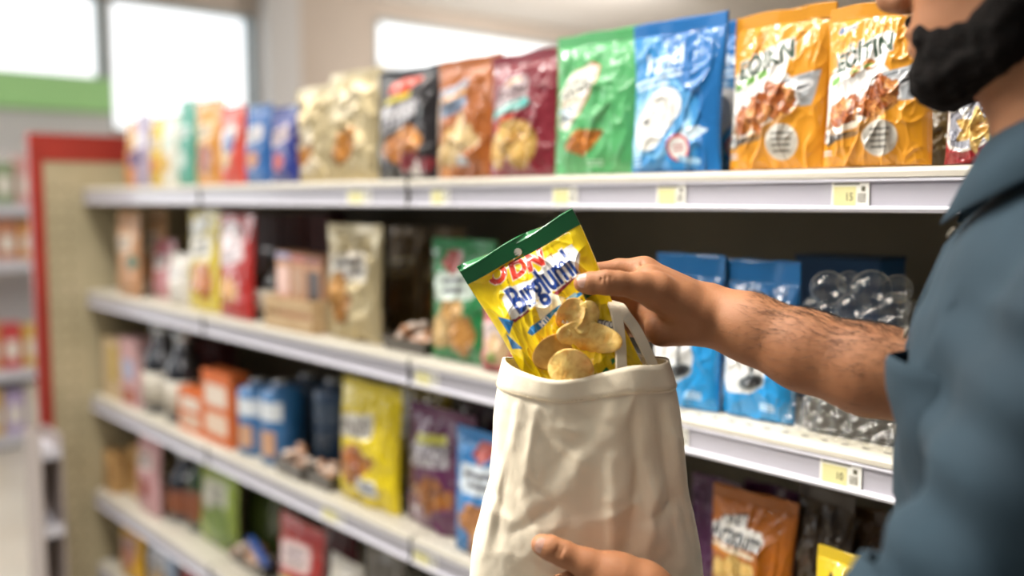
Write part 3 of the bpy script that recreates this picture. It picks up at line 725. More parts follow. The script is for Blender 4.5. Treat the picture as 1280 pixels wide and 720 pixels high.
bg = bag(527, 606, 300, 'second', '#1f7a3f', S('#c9d6c9', [('#b9554a', '#8f3d34', .42, .8, .16), ('#e6b872', '#c48f44', .45, .36, .2), ('#d39a4e', '#ad7430', .6, .2, .24), ('#e9c98e', '#c99c54', .25, .22, .2)], 6, 4), 'dark green bag with biscuits on the second shelf left of the held bag', D=.05, seed=46, wr=.006)
bag(592, 646, 384, 'second', '#b5474f', S('#e2cdc6', [('#e7c9a0', '#c79a62', .5, .35, .3), ('#8fae5a', '#6f8d40', .4, .2, .12)], 4, 5), 'small pink and red bag on the second shelf behind the tote rim', D=.04, seed=47, nu=20, nv=28)
bgo = bag(399, 469, 281, 'second', MATS['foil_gold'], S('#ded6c6', [('#c98b3a', '#8f5a20', .36, .3, .26), ('#d9a55c', '#a86f2c', .32, .42, .2)], 6, 6), 'gold foil bag with a brown cracker on the second shelf', D=.045, yf=.02, seed=48, wr=.009)
bgo2 = bag(474, 522, 286, 'second', mat('foil_bronze', '#6b5430', rough=.3, metal=.4, coat=.4, bump=.3, bscale=45, bdist=.003), S('#a9966a', [('#8a5f2a', '#5f3f18', .4, .3, .24)], 6, 7), 'bronze foil bag behind the snack tray on the second shelf', D=.045, yf=.13, seed=49, wr=.008)
behind(bgo2, .04, 'second bronze foil bag in shadow left of the dark green bag', .09)
bag(228, 272, 264, 'second', '#d9c23a', S('#e9e4d2', [('#d6822e', '#b1601e', .55, .3, .3), ('#e9e6da', '#cfcab8', .35, .85, .3)], 6, 8), 'yellow and white bag on the second shelf left of the red bag', seed=50, **tt)
bag(266, 312, 268, 'second', '#b02a24', S('#e6d4d4', [('#e2a23c', '#c07f24', .4, .25, .25), ('#efe0e0', '#d3bcbc', .35, .75, .3)], 10, 9), 'glossy red bag left of the dark bottle on the second shelf', seed=51, **tt)
bag(172, 204, 262, 'second', '#c49a72', S('#eadfce', [('#d98f3c', '#b86f28', .5, .3, .3)], 6, 11), 'tan bag second from the far end of the second shelf', seed=52, **tt)
bag(140, 170, 264, 'second', '#bf8f68', S('#e2cdb4', [('#4f8a78', '#3b7060', .8, .4, .15)], 6, 12), 'tan bag at the far end of the second shelf', seed=53, **tt)
bag(184, 214, 302, 'second', '#c98a8e', S('#ebe0dc', [('#b83c52', '#9c2c40', .55, .85, .2)], 6, 13), 'short pink and white bag on the second shelf', seed=54, **tt)
bag(205, 232, 318, 'second', '#d6cfc4', S('#efe9e0', [('#e4ddd0', '#c8bfae', .5, .3, .3)], 6, 14), 'short pale bag left of the yellow and white bag', seed=55, **tt)

def bottle(px0, px1, ytop, shelf, glass, labelm, capm, label, yf=.03, neck=.35, group=None, name='bottle'):
    z = ZS[shelf] + .0005; X, w = span(px0, px1, yf, z); r = w / 2 * .9; y = yf + r; h = height_at(X, ytop, y, z)
    m = MB().lathe([(r * .9, 0), (r, h * .02), (r, h * .55), (r * .92, h * .62), (r * neck, h * .78), (r * neck, h * .95)], 26)
    o = m.build(name, glass, None, True); o.location = (X, y, z)
    MB().lathe([(r * 1.012, h * .12), (r * 1.012, h * .46)], 26).build('label', labelm, o, True)
    MB().lathe([(r * neck * 1.15, h * .89), (r * neck * 1.18, h * .99), (r * neck * 1.0, h)], 20).build('cap', capm, o, True)
    setp(o, label, 'bottle', group); return o
gdark = mat('glass_dark', '#16120f', rough=.08, coat=1); gclear = mat('glass_silver', '#4c4c50', rough=.06, metal=.8, coat=1); ggreen = mat('glass_green', '#24401f', rough=.06, coat=1)
paper = mat('label_paper', '#d9d3c6', rough=.6, col2='#b9ae9c', nscale=40); capb = mat('cap_black', '#141414', rough=.3); caps = mat('cap_silver', '#b9bcc0', rough=.2, metal=.9)
bottle(304, 336, 318, 'second', gdark, paper, capb, 'dark glass bottle with a white label right of the glossy red bag')

def carton(px0, px1, ytop, shelf, colm, panels, label, yf=.03, depth=.06, rz=0.0, group=None, name='carton', z0=0.0):
    z = ZS[shelf] + .0005 + z0; X, w = span(px0, px1, yf, z); h = height_at(X, ytop, yf, z)
    m = MB().box((-w / 2, -depth / 2, 0), (w / 2, depth / 2, h), bev=.0015); mats = [colm]
    for (cx, cy, pw, ph, c) in panels:
        mm = ink(c); 
        if mm not in mats: mats.append(mm)
        y = -depth / 2 - .0006 - .0002 * len(m.v) / 100
        pts = rrect((cx - .5) * w, cy * h, pw * w, ph * h, 0, .15); m.add([(x, y, q) for x, q in pts], [tuple(range(len(pts)))], mats.index(mm))
    o = m.build(name, mats); o.location = (X, yf + depth / 2, z); o.rotation_euler = (0, 0, rz)
    fl = MB().box((-w / 2 + .001, -depth / 2 + .001, h), (w / 2 - .001, -.0005, h + .0009)); fl.box((-w / 2 + .001, .0005, h), (w / 2 - .001, depth / 2 - .001, h + .0009)); fl.build('lid_flap', mats[0], o)
    setp(o, label, 'box', group); return o
tan = mat('carton_tan', '#c99a78', rough=.6, col2='#b98665', nscale=30); woodm = mat('crate_wood', '#c9ad86', rough=.7, col2='#ae8f66', nscale=12, stretch=(1, 8, 8))
def crate(px0, px1, ytop, shelf, label, yf=.02, depth=.12):
    z = ZS[shelf] + .0005; X, w = span(px0, px1, yf, z); h = height_at(X, ytop, yf, z); e = empty('wooden_crate', (X, yf + depth / 2, z)); setp(e, label, 'crate')
    MB().box((-w / 2, -depth / 2, 0), (w / 2, depth / 2, .004)).build('crate_bottom', woodm, e)
    for sy in (-1, 1):
        for k in range(2): MB().box((-w / 2, sy * depth / 2 - .003, .002 + k * h * .55), (w / 2, sy * depth / 2 + .003, k * h * .55 + h * .42), bev=.001).build('slat_board', woodm, e)
    for sx in (-1, 1): MB().box((sx * w / 2 - .003, -depth / 2, .002), (sx * w / 2 + .003, depth / 2, h), bev=.001).build('side_board', woodm, e)
    return e, X, w, h, z
cr, X, w, h, z = crate(332, 391, 372, 'second', 'pale wooden crate holding small cartons on the second shelf')
for k in range(3):
    hh = height_at(X, 318, .06, z) * (1, .98, .96)[k]; cw = w / 3 - .007
    m = MB().box((-cw / 2, -.03, 0), (cw / 2, .03, hh), bev=.0012); m.add([(-cw * .4, -.0306, hh * .25), (cw * .4, -.0306, hh * .25), (cw * .4, -.0306, hh * .8), (-cw * .4, -.0306, hh * .8)], [(0, 1, 2, 3)], 1)
    m.add([(-cw * .5, -.0304, hh * .9), (cw * .5, -.0304, hh * .9), (cw * .5, -.0304, hh * .98), (-cw * .5, -.0304, hh * .98)], [(0, 1, 2, 3)], 2)
    o = m.build('carton', [tan, ink(('#d9a58c', '#b98f6a', '#4a3f3c')[k]), ink(('#5a4f86', '#a8433c', '#7c3a3a')[k])]); o.location = (X + (k - 1) * (w / 3 - .003), .08, z + .0045)
    setp(o, ('left', 'middle', 'right')[k] + ' one of three small cartons standing in the wooden crate', 'box', 'cartons in the wooden crate')

def tray(px0, px1, ytop, shelf, label, yf=.02, depth=.08, col='#4a423b', seeds=0, group='snack trays', z0=0.0):
    z = ZS[shelf] + .0005 + z0; X, w = span(px0, px1, yf, z); h = height_at(X, ytop, yf, z)
    e = empty('snack_tray', (X, yf + depth / 2, z)); setp(e, label, 'tray', group)
    m = MB(); a, b = w / 2 * .86, w / 2; hh = h * .38
    vs = []; 
    for (x, y, q) in ((a, depth / 2 * .86, 0), (b, depth / 2, hh), (b - .003, depth / 2 - .003, hh), (a - .003, depth / 2 * .86 - .003, .003)):
        vs += [(-x, -y, q), (x, -y, q), (x, y, q), (-x, y, q)]
    fs = [(3, 2, 1, 0)]
    for r in range(3):
        for k in range(4): fs.append((r * 4 + k, r * 4 + (k + 1) % 4, r * 4 + 4 + (k + 1) % 4, r * 4 + 4 + k))
    fs.append((12, 13, 14, 15)); m.add(vs, fs); m.build('tray_base', mat('tray_' + col.strip('#'), col, rough=.3, coat=.5), e)
    rnd = random.Random(seeds); mats = [food('#e3c4ab', '#c99a80', 120), food('#efe2d4', '#d8bda8', 120), food('#c48f62', '#94633f', 120)]
    f = MB()
    n = 22
    for i in range(n):
        x = rnd.uniform(-.75, .75) * a; y = rnd.uniform(-.7, .7) * depth / 2; r = w * rnd.uniform(.06, .10)
        f.sphere((x, y, hh * .7 + rnd.uniform(0, h * .5) * (1 - abs(x) / a)), (r, r * .9, r * .7), 12, 8, rnd.randrange(3), .25)
    f.build('pastry', mats, e, True)['kind'] = 'stuff'
    return e
tray(475, 530, 398, 'second', 'dark snack tray of pale pastries between the gold and the dark green bag', seeds=2)
# dark boxes in shadow behind the bottle and the crate
for k, (p, q) in enumerate(((322, 352), (354, 384), (386, 412))):
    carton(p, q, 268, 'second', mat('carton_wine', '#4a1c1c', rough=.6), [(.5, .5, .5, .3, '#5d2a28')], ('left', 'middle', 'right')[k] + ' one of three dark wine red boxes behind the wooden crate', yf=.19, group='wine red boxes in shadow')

# --- clear bubble pack and ridged tumblers (second shelf, near end)
def thin_clear(name, tint, gloss_rough, lo, hi, milk):
    """thin clear plastic film: mostly see-through, mirror-like and a little milky towards its rim"""
    m = bpy.data.materials.new(name); m.use_nodes = True; nt = m.node_tree; nt.nodes.clear()
    out = nt.nodes.new('ShaderNodeOutputMaterial'); tr = nt.nodes.new('ShaderNodeBsdfTransparent'); gl = nt.nodes.new('ShaderNodeBsdfGlossy'); df = nt.nodes.new('ShaderNodeBsdfTranslucent'); dd = nt.nodes.new('ShaderNodeBsdfDiffuse')
    tr.inputs['Color'].default_value = (*rgb(tint), 1); gl.inputs['Roughness'].default_value = gloss_rough; gl.inputs['Color'].default_value = (1, 1, 1, 1)
    lw = nt.nodes.new('ShaderNodeLayerWeight'); lw.inputs['Blend'].default_value = .3
    mr = nt.nodes.new('ShaderNodeMapRange'); mr.inputs['From Min'].default_value = .35; mr.inputs['From Max'].default_value = 1.0; mr.inputs['To Min'].default_value = lo; mr.inputs['To Max'].default_value = hi
    n = nt.nodes.new('ShaderNodeTexNoise'); n.inputs['Scale'].default_value = 60; bp = nt.nodes.new('ShaderNodeBump'); bp.inputs['Strength'].default_value = .2; bp.inputs['Distance'].default_value = .003
    nt.links.new(n.outputs['Fac'], bp.inputs['Height']); nt.links.new(bp.outputs['Normal'], gl.inputs['Normal'])
    nt.links.new(lw.outputs['Facing'], mr.inputs['Value'])
    mm = nt.nodes.new('ShaderNodeMixShader'); mm.inputs[0].default_value = .5; nt.links.new(df.outputs[0], mm.inputs[1]); nt.links.new(dd.outputs[0], mm.inputs[2])
    g2 = nt.nodes.new('ShaderNodeMixShader'); g2.inputs[0].default_value = milk; nt.links.new(gl.outputs[0], g2.inputs[1]); nt.links.new(mm.outputs[0], g2.inputs[2])
    mx = nt.nodes.new('ShaderNodeMixShader'); nt.links.new(mr.outputs[0], mx.inputs[0]); nt.links.new(tr.outputs[0], mx.inputs[1]); nt.links.new(g2.outputs[0], mx.inputs[2]); nt.links.new(mx.outputs[0], out.inputs[0]); return m
clear = thin_clear('clear_plastic', '#fdfdfb', .03, .06, .95, .22)
clear2 = thin_clear('clear_tumbler', '#efece4', .10, .08, .45, .4)
z = ZS['second'] + .0005
Xb, wb = span(1000, 1130, .05, z); hb = height_at(Xb, 352, .08, z)
org = V3(Xb, .08, z)
e = BP = empty('bubble_pack', org); BP_ORG = org; setp(e, 'clear plastic pack of bulging bubbles standing behind the forearm', 'pack')
cx_, cw_ = span(996, 1128, .06, z)
MB().box((cx_ - cw_ / 2 + .012 - org[0], .050 - org[1], .0015), (cx_ + cw_ / 2 - org[0], .125 - org[1], .055), bev=.01).build('inner_core', mat('smoked_core', '#3b3833', rough=.35), e, True)  # added dark block, stands in for the dark shelf depth behind the bubbles
BUB = [[], []]
def bub(row, px, py, y, rpx):
    p = aty(px, py, y); r = rpx / F * proj(p)[2]; p[2] = max(p[2], z + r + .001); BUB[row].append((p, r))
for q in ((1035, 360, .045, 22), (1089, 362, .05, 25), (1063, 385, .035, 17), (1016, 383, .045, 12), (1033, 389, .03, 13), (1093, 396, .035, 17), (1119, 383, .045, 18), (1118, 405, .04, 16), (1122, 361, .085, 18), (1061, 353, .085, 15), (1078, 410, .03, 15), (1050, 408, .03, 14), (1022, 405, .04, 14),
          (1040, 428, .045, 20), (1075, 432, .045, 21), (1108, 432, .045, 20), (1018, 436, .045, 18), (1018, 462, .045, 17), (1045, 462, .04, 19), (1078, 466, .04, 19), (1108, 464, .045, 19)): bub(0, *q)
for q in ((1014, 511, .03, 12), (1029, 531, .028, 12.5), (1051, 526, .028, 13), (1066, 547, .024, 12), (1086, 542, .026, 13), (990, 528, .03, 12.5), (1006, 534, .028, 11.5), (1046, 545, .024, 11), (1034, 511, .03, 12), (1072, 530, .028, 12.5), (1104, 553, .026, 13), (1100, 536, .03, 12), (1120, 560, .026, 13), (1120, 545, .03, 12), (998, 510, .034, 12), (1002, 492, .036, 13), (1022, 492, .034, 13), (1044, 502, .034, 13),
          (1062, 510, .032, 13), (1084, 520, .032, 13), (1108, 524, .034, 13), (1066, 490, .036, 14), (1092, 500, .036, 14), (1014, 548, .024, 10), (1028, 552, .022, 10), (1086, 561, .022, 11)): bub(1, *q)
def tumblers(px0, px1, ytop, label, yf):
    X, w = span(px0, px1, yf, z); r = w / 2; h = height_at(X, ytop, yf + r, z); prof = []
    for k in range(int(h / .0045)): prof += [(r * (.97 + .03 * (k % 2)), k * .0045)]
    o = MB().lathe(prof, 28).build('tumbler_stack', clear2, None, True); o.location = (X, yf + r, z); setp(o, label, 'tumblers', 'stacks of clear tumblers'); return o
tumblers(1108, 1152, 372, 'stack of ridged clear tumblers behind the bubble pack by the shirt', .11)
tumblers(1152, 1200, 352, 'stack of ridged clear tumblers farther right, nearly hidden by the shirt', .13)

# --- third shelf
bt = bag(868, 980, 636, 'third', '#b0620f', art_tart, 'orange brown bag reading YAET Arzqum at the bottom right', D=.055, seed=61, wr=.006, yf=.02)
bag(975, 1050, 629, 'third', '#3b2c1b', None, 'dark brown bag right of the orange brown bag, third shelf', D=.05, seed=62, wr=.008, yf=.07)
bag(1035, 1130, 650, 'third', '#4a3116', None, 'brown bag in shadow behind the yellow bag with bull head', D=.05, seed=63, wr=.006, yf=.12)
bag(1000, 1110, 698, 'third', '#d9b81c', art_bull, 'yellow bag with a black bull head at the bottom right', D=.05, seed=64, wr=.005, yf=.008, rz=.05)
pb = bag(850, 915, 600, 'third', '#4d2347', None, 'dark purple bag behind the orange brown bag', D=.045, seed=65, wr=.006, yf=.13)
behind(pb, .03, 'second dark purple bag in shadow right of the first, third shelf', .085)
blu = bag(556, 640, 543, 'third', '#2f7fc0', S('#d9e3ea', [('#c98a4a', '#96592a', .45, .3, .26), ('#d9a05c', '#a8692f', .5, .14, .2), ('#c9544a', '#a8403a', .5, .88, .16)], 4, 15), 'blue bag with brown snacks on the third shelf beside the tote', D=.05, seed=66, wr=.006)
def art_purple(a):
    a.rrect(.42, .74, .5, .1, ink('#c7c24a'), 6, .4); a.poly([(.08, .48), (.1, .66), (.72, .74), (.70, .55)], ink('#b9b4b8')); a.text('HOVOT', .4, .61, .26, ink('#6d6268'), 7, .03, 0, .8)
    a.cluster(.46, .28, .28, .13, 18, .085, [food('#c9812f', '#8f4f18', 180), food('#a8621f', '#74400f', 180)], 10, 3); a.cluster(.2, .08, .2, .06, 8, .07, [ink('#c9c2c6'), ink('#8a6a7a')], 0, 4)
bag(497, 582, 515, 'third', '#5c1f4a', art_purple, 'purple bag with brown pretzel pieces on the third shelf', D=.055, seed=67, wr=.007)
bag(560, 640, 500, 'third', '#3a1526', None, 'dark maroon bag behind the purple and blue bags', D=.045, seed=68, yf=.15, nu=18, nv=24)
def art_yellow(a):
    a.poly([(.06, .50), (.10, .70), (.66, .76), (.66, .56)], ink('#cfcac0')); a.text('ruclit', .38, .63, .27, ink('#77716c'), 7, .03, .1, .85); a.blob(.36, .32, .32, .17, food('#c98a3c', '#9c5f20', 170), 10, 3, .25); a.cluster(.3, .32, .22, .1, 10, .08, crk, 0, 4); a.rrect(.6, .16, .3, .16, ink('#dcdfe4'), 0, .2); a.lines(.6, .16, .22, 2, .05, ink('#4a5a86'), 0, 5)
yb_ = bag(413, 489, 479, 'third', '#e6cd12', art_yellow, 'bright yellow bag with a brown cracker on the third shelf', D=.055, seed=69, wr=.008)
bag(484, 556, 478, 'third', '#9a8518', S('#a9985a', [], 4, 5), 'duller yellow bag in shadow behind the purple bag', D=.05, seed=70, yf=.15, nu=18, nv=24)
bluem = mat('tin_blue', '#2f6ea6', rough=.3, coat=.5); dbl = mat('tin_dark_blue', '#1c3a5a', rough=.35, coat=.5)
def tin(px0, px1, ytop, shelf, m1, label, yf, group, panel='#dfe5ea', spot='#c99a78'):
    z = ZS[shelf] + .0005; X, w = span(px0, px1, yf, z); r = w / 2 * .9; h = height_at(X, ytop, yf + r, z)
    o = MB().lathe([(r * .95, 0), (r, .004), (r, h * .86), (r * .9, h * .9), (r * .5, h * .93), (r * .5, h * .97)], 26).build('drink_bottle', m1, None, True); o.location = (X, yf + r, z)
    q = MB()
    for (a0, a1, z0, z1, mi) in ((-150, -30, .55, .78, 0), (-140, -50, .12, .42, 1)):
        vs = []; n = 10
        for zz in (z0, z1):
            for i in range(n + 1): a = math.radians(a0 + (a1 - a0) * i / n); vs.append((r * 1.012 * math.cos(a), r * 1.012 * math.sin(a), zz * h))
        q.add(vs, [(i, i + 1, n + 2 + i, n + 1 + i) for i in range(n)], mi)
    q.build('label', [ink(panel), ink(spot)], o, True)
    MB().lathe([(r * .42, h * .95), (r * .44, h * 1.0), (r * .3, h * 1.02)], 18).build('cap', caps, o, True)
    setp(o, label, 'bottle', group); return o
G = 'blue bottles on the third shelf'
tin(288, 316, 474, 'third', bluem, 'light blue bottle right of the orange and white boxes', .03, G)
tin(316, 345, 476, 'third', bluem, 'second light blue bottle from the orange and white boxes', .03, G)
tin(348, 380, 474, 'third', dbl, 'dark blue bottle behind the pastry trays, left one of the pair', .10, G, '#3d5068', '#31465c')
tin(381, 414, 474, 'third', dbl, 'dark blue bottle behind the pastry trays, right one beside the yellow bag', .10, G, '#3d5068', '#31465c')
ob = mat('carton_orange', '#d0672a', rough=.5); 
for k, (p, q, t, lb) in enumerate(((224, 254, 488, 'cream and orange box left of the tall orange and white box'), (254, 289, 466, 'tall orange and white box left of the light blue bottles'))):
    carton(p, q, t, 'third', ob, [(.5, .68, .75, .3, '#ead9c8'), (.5, .28, .75, .28, '#e6c9b0')], lb, group='orange and white boxes')
carton(222, 248, 428, 'third', mat('carton_maroon', '#7c2d2c', rough=.5), [(.5, .5, .5, .6, '#8c3a36')], 'tall maroon box behind the orange and white boxes', yf=.21)
carton(254, 276, 428, 'third', MATS['carton_wine'], [(.5, .5, .5, .6, '#5d2a28')], 'dark wine red box right of the tall maroon box', yf=.19)
for i, (p, q, t) in enumerate(((171, 193, 402), (198, 221, 412))):
    bottle(p, q, t, 'third', gclear, paper, caps, ('silver bottle with a pale label, left one of the pair on the third shelf', 'silver bottle with a pale label, right one beside the maroon box')[i], .03, .5, 'silver bottles on the third shelf')
carton(130, 150, 424, 'third', mat('carton_cream', '#cdb48c', rough=.6), [(.7, .6, .4, .6, '#c9a83c')], 'cream and yellow box at the far end of the third shelf')
carton(152, 172, 424, 'third', mat('carton_pink', '#c9a0a0', rough=.6), [(.5, .55, .7, .3, '#b9bede'), (.5, .15, .7, .2, '#b5573a')], 'pink grey box left of the silver bottles on the third shelf')
tray(342, 376, 548, 'third', 'dark tray of pale pastries in front of the dark blue bottles', .0 + .012, .06, seeds=5)
tray(380, 412, 566, 'third', 'dark tray of pale pastries next to the yellow bag, third shelf', .006, .06, seeds=6)

# --- fourth shelf
for k, (p, q, c) in enumerate(((131, 143, '#c39a63'), (144.5, 156, '#b98a50'), (157.5, 169, '#c9a26b'))):
    carton(p, q, 566, 'fourth', mat('carton_kraft_%d' % k, c, rough=.6), [(.5, .5, .6, .5, '#b07f44')], ('kraft box at the far end of the fourth shelf', 'middle kraft box of three on the fourth shelf', 'kraft box left of the pink bag on the fourth shelf')[k], group='kraft boxes on the fourth shelf')
bag(165, 196, 536, 'fourth', '#c99a9c', S('#e6d6d2', [('#a84a40', '#8f3a32', .5, .3, .2)], 4, 18), 'pink bag right of the kraft boxes on the fourth shelf', seed=71, **tt)
bottle(196, 226, 566, 'fourth', gclear, mat('label_rust', '#9c5a3a', rough=.6), caps, 'silver capped jar bottle on the fourth shelf with a bright glint', .03, .6)
bottle(226, 248, 556, 'fourth', ggreen, MATS['label_rust'], caps, 'green glass bottle on the fourth shelf', .05, .4)
bag(240, 296, 592, 'fourth', '#8ea62e', S('#d6d9c2', [('#7a9a2c', '#5f7d1e', .6, .25, .3), ('#ebe9dc', '#cfd0c0', .35, .55, .2)], 4, 19), 'lime green bag on the fourth shelf', seed=72, **tt)
bag(296, 350, 590, 'fourth', '#39451a', None, 'dark olive green bag in shadow behind the fourth shelf front row', yf=.14, seed=73, **tt)
tray(282, 330, 686, 'fourth', 'dark tray of beige pastries on the fourth shelf right of the lime green bag', .02, .07, '#4a4038', 9)
bag(338, 400, 652, 'fourth', '#a81f1c', S('#e2c9c6', [('#d9c24a', '#bca22f', .35, .2, .25)], 6, 20), 'shiny red bag at the bottom of the picture, fourth shelf', seed=74, **tt)
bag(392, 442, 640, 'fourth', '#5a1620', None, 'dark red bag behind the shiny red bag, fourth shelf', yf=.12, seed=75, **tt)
bag(402, 446, 700, 'fourth', '#cfc8bc', S('#e9e4da', [], 6, 21), 'white bag at the bottom edge right of the shiny red bag', seed=76, **tt)
bag(446, 500, 690, 'fourth', '#5b5348', S('#8a8070', [], 6, 22), 'grey brown bag at the bottom edge below the yellow price tag', seed=77, **tt)
st = MB().box((-.05, -.01, 0), (.05, .01, .014), bev=.004).build('snack_bar', mat('wrapper_blue', '#2c57a0', rough=.3, coat=.5)); X = x_on(316, .03, ZS['fourth'] + .06); st.location = (X, .045, ZS['fourth'] + .085); st.rotation_euler = (0, .5, 0)
MB().box((-.058, -.009, .006), (-.048, .009, .008)).build('wrapper_end', MATS['wrapper_blue'], st); MB().box((.048, -.009, .006), (.058, .009, .008)).build('wrapper_end', MATS['wrapper_blue'], st)
setp(st, 'blue wrapped bar lying on the tray of beige pastries', 'snack bar')
# --- base deck
bag(144, 176, 656, 'base', '#d9a51f', S('#d9b0a4', [('#c98a7a', '#a8685a', .5, .4, .25)], 4, 23), 'amber yellow bag at the far end of the bottom deck', seed=78, **tt)
bag(178, 216, 676, 'base', '#8fa3bf', S('#dfe3ea', [('#c9b08a', '#a88c62', .5, .3, .3)], 4, 24), 'pale blue bag on the bottom deck under the fourth shelf', seed=79, **tt)
bag(220, 248, 700, 'base', '#8e2a36', None, 'crimson bag on the bottom deck right of the pale blue bag', seed=80, **tt)

# ---------------------------------------------------------------- gondola beyond the end panel (faces along the aisle)
XG = -6.1
e = empty('rear_gondola', (XG - .2, 1.2, 0)); setp(e, 'white shelving unit beyond the red framed end panel at the far left', 'shelving')
ZG = [atx(20, 566, XG)[2], atx(20, 462, XG)[2], atx(20, 325, XG)[2], atx(20, 256, XG)[2]]
ZG[0] = max(ZG[0], .075); gy0, gy1 = -0.75, 2.6; off = Vector((-(XG - .2), -1.2, 0))
o = MB().box((XG - .42, gy0, 0), (XG - .40, gy1, 1.75)).build('back_panel', whitew, e); o.location = off
o = MB().box((XG - .38, gy0, 0), (XG - .03, gy1, .05)).build('kick_plate', dark, e); o.location = off
for zg in ZG:
    m = MB().box((XG - .40, gy0, zg - .02), (XG, gy1, zg)); o = m.build('shelf', railwhite, e); o.location = off
    r = MB().box((XG, gy0, zg - .06), (XG + .012, gy1, zg), bev=.003).build('price_rail', railwhite, o)
cols = ['#d99a5a', '#b9a6c9', '#e2cfb0', '#c98a6a', '#d9b35a', '#a8b9d0', '#d6a6a0', '#c94a4a', '#e0d6c6', '#8fa07a']
names = ['orange', 'lilac', 'cream', 'terracotta', 'mustard', 'pale blue', 'pink', 'red', 'white', 'sage']
k = 0
for r, zg in enumerate(ZG):
    top = (.3, .3, .3, .30)[r]
    yy = .02
    while yy < 1.0:
        lim = (ZG[r + 1] - zg - .068) if r < 3 else .3; top = min(top, lim)
        wd_ = .12; c = (k * 7 + r * 3) % 10
        m = MB().box((-.05, -wd_ / 2 + .006, 0), (.05, wd_ / 2 - .006, top * (0.82 + .18 * ((k * 37) % 10) / 10)), bev=.006)
        hh = top * .4; m.add([(.0508, -wd_ * .3, hh * .5), (.0508, wd_ * .3, hh * .5), (.0508, wd_ * .3, hh * 1.4), (.0508, -wd_ * .3, hh * 1.4)], [(0, 1, 2, 3)], 1)
        o = m.build('packet', [mat('packet_' + names[c], cols[c], rough=.4), ink('#e9e2d6')]); o.location = (XG - .09, yy, zg + .0005)
        setp(o, '%s packet on the %s shelf of the far left shelving unit' % (names[c], ('lowest', 'second lowest', 'third', 'upper')[r]), 'packet', 'packets on the far left shelving unit')
        yy += wd_; k += 1
# small white stand leaning by the end panel
p = atx(40, 540, -3.3); 
yc_ = y0 - .055
e = empty('display_stand', (-3.42, yc_, 0)); setp(e, 'low narrow white display stand in front of the red framed end panel', 'stand')
sw = mat('stand_white', '#b5a8a2', rough=.45); zt_ = atx(44, 540, -3.42)[2]; zm_ = atx(40, 655, -3.42)[2]
MB().box((-.09, -.034, 0), (.09, -.028, zt_), bev=.002).build('side_board', sw, e); MB().box((-.09, .032, 0), (.09, .038, zt_), bev=.002).build('side_board', sw, e); MB().box((-.09, -.028, 0), (-.084, .032, zt_)).build('back_board', sw, e)
for zz in (zt_ * .93, zm_):
    m = MB(); m.extrude([(-.08, 0), (.085, -.03), (.085, -.024), (-.08, .006)], (0, -.028, zz), (0, .032, zz), (1, 0, 0), (0, 0, 1)); m.box((.085, -.028, zz - .03), (.090, .032, zz + .008)); m.build('tray', railwhite, e)
# ---------------------------------------------------------------- smooth bodies from distance fields (one continuous surface)
class Cone:
    """tapered limb segment"""
    def __init__(s, a, b, ra, rb, k=0.01): s.a, s.b, s.ra, s.rb, s.k = V3(*a), V3(*b), ra, rb, k
    def bound(s): c = (s.a + s.b) / 2; return c, np.linalg.norm(s.b - s.a) / 2 + max(s.ra, s.rb)
    def d(s, P):
        ba = s.b - s.a; L2 = ba @ ba + 1e-12; h = np.clip(((P - s.a) @ ba) / L2, 0, 1)
        return np.linalg.norm(P - s.a - h[:, None] * ba, axis=1) - (s.ra + (s.rb - s.ra) * h)
class Ell:
    """ellipsoid with axes given by the rows of R"""
    def __init__(s, c, r, R=None, k=0.02): s.c, s.r, s.R, s.k = V3(*c), V3(*r), (np.eye(3) if R is None else np.array(R)), k
    def bound(s): return s.c, max(s.r)
    def d(s, P):
        q = (P - s.c) @ s.R.T; k0 = np.linalg.norm(q / s.r, axis=1); k1 = np.linalg.norm(q / (s.r ** 2), axis=1) + 1e-9
        return k0 * (k0 - 1) / k1
class Cut:
    """a carved groove or hollow"""
    def __init__(s, prim, k=0.003): s.p, s.k = prim, k
    def bound(s): return s.p.bound()
    def d(s, P): return s.p.d(P)
class Half:
    """keep only the side of a plane where (p - c).n < 0"""
    def __init__(s, c, n, k=0.002): s.c = V3(*c); s.n = V3(*n) / np.linalg.norm(n); s.k = k
    def bound(s): return s.c, 1e9
    def d(s, P): return (P - s.c) @ s.n
def field(prims, P):
    d = np.full(len(P), 1.0)
    for p in prims:
        e = p.d(P)
        if isinstance(p, Cut):
            k = p.k; h = np.clip(0.5 - 0.5 * (d + e) / k, 0, 1); d = d * (1 - h) + (-e) * h + k * h * (1 - h)
        elif isinstance(p, Half): d = np.maximum(d, e)
        else:
            k = p.k; h = np.clip(0.5 + 0.5 * (d - e) / k, 0, 1); d = d * (1 - h) + e * h - k * h * (1 - h)
    return d
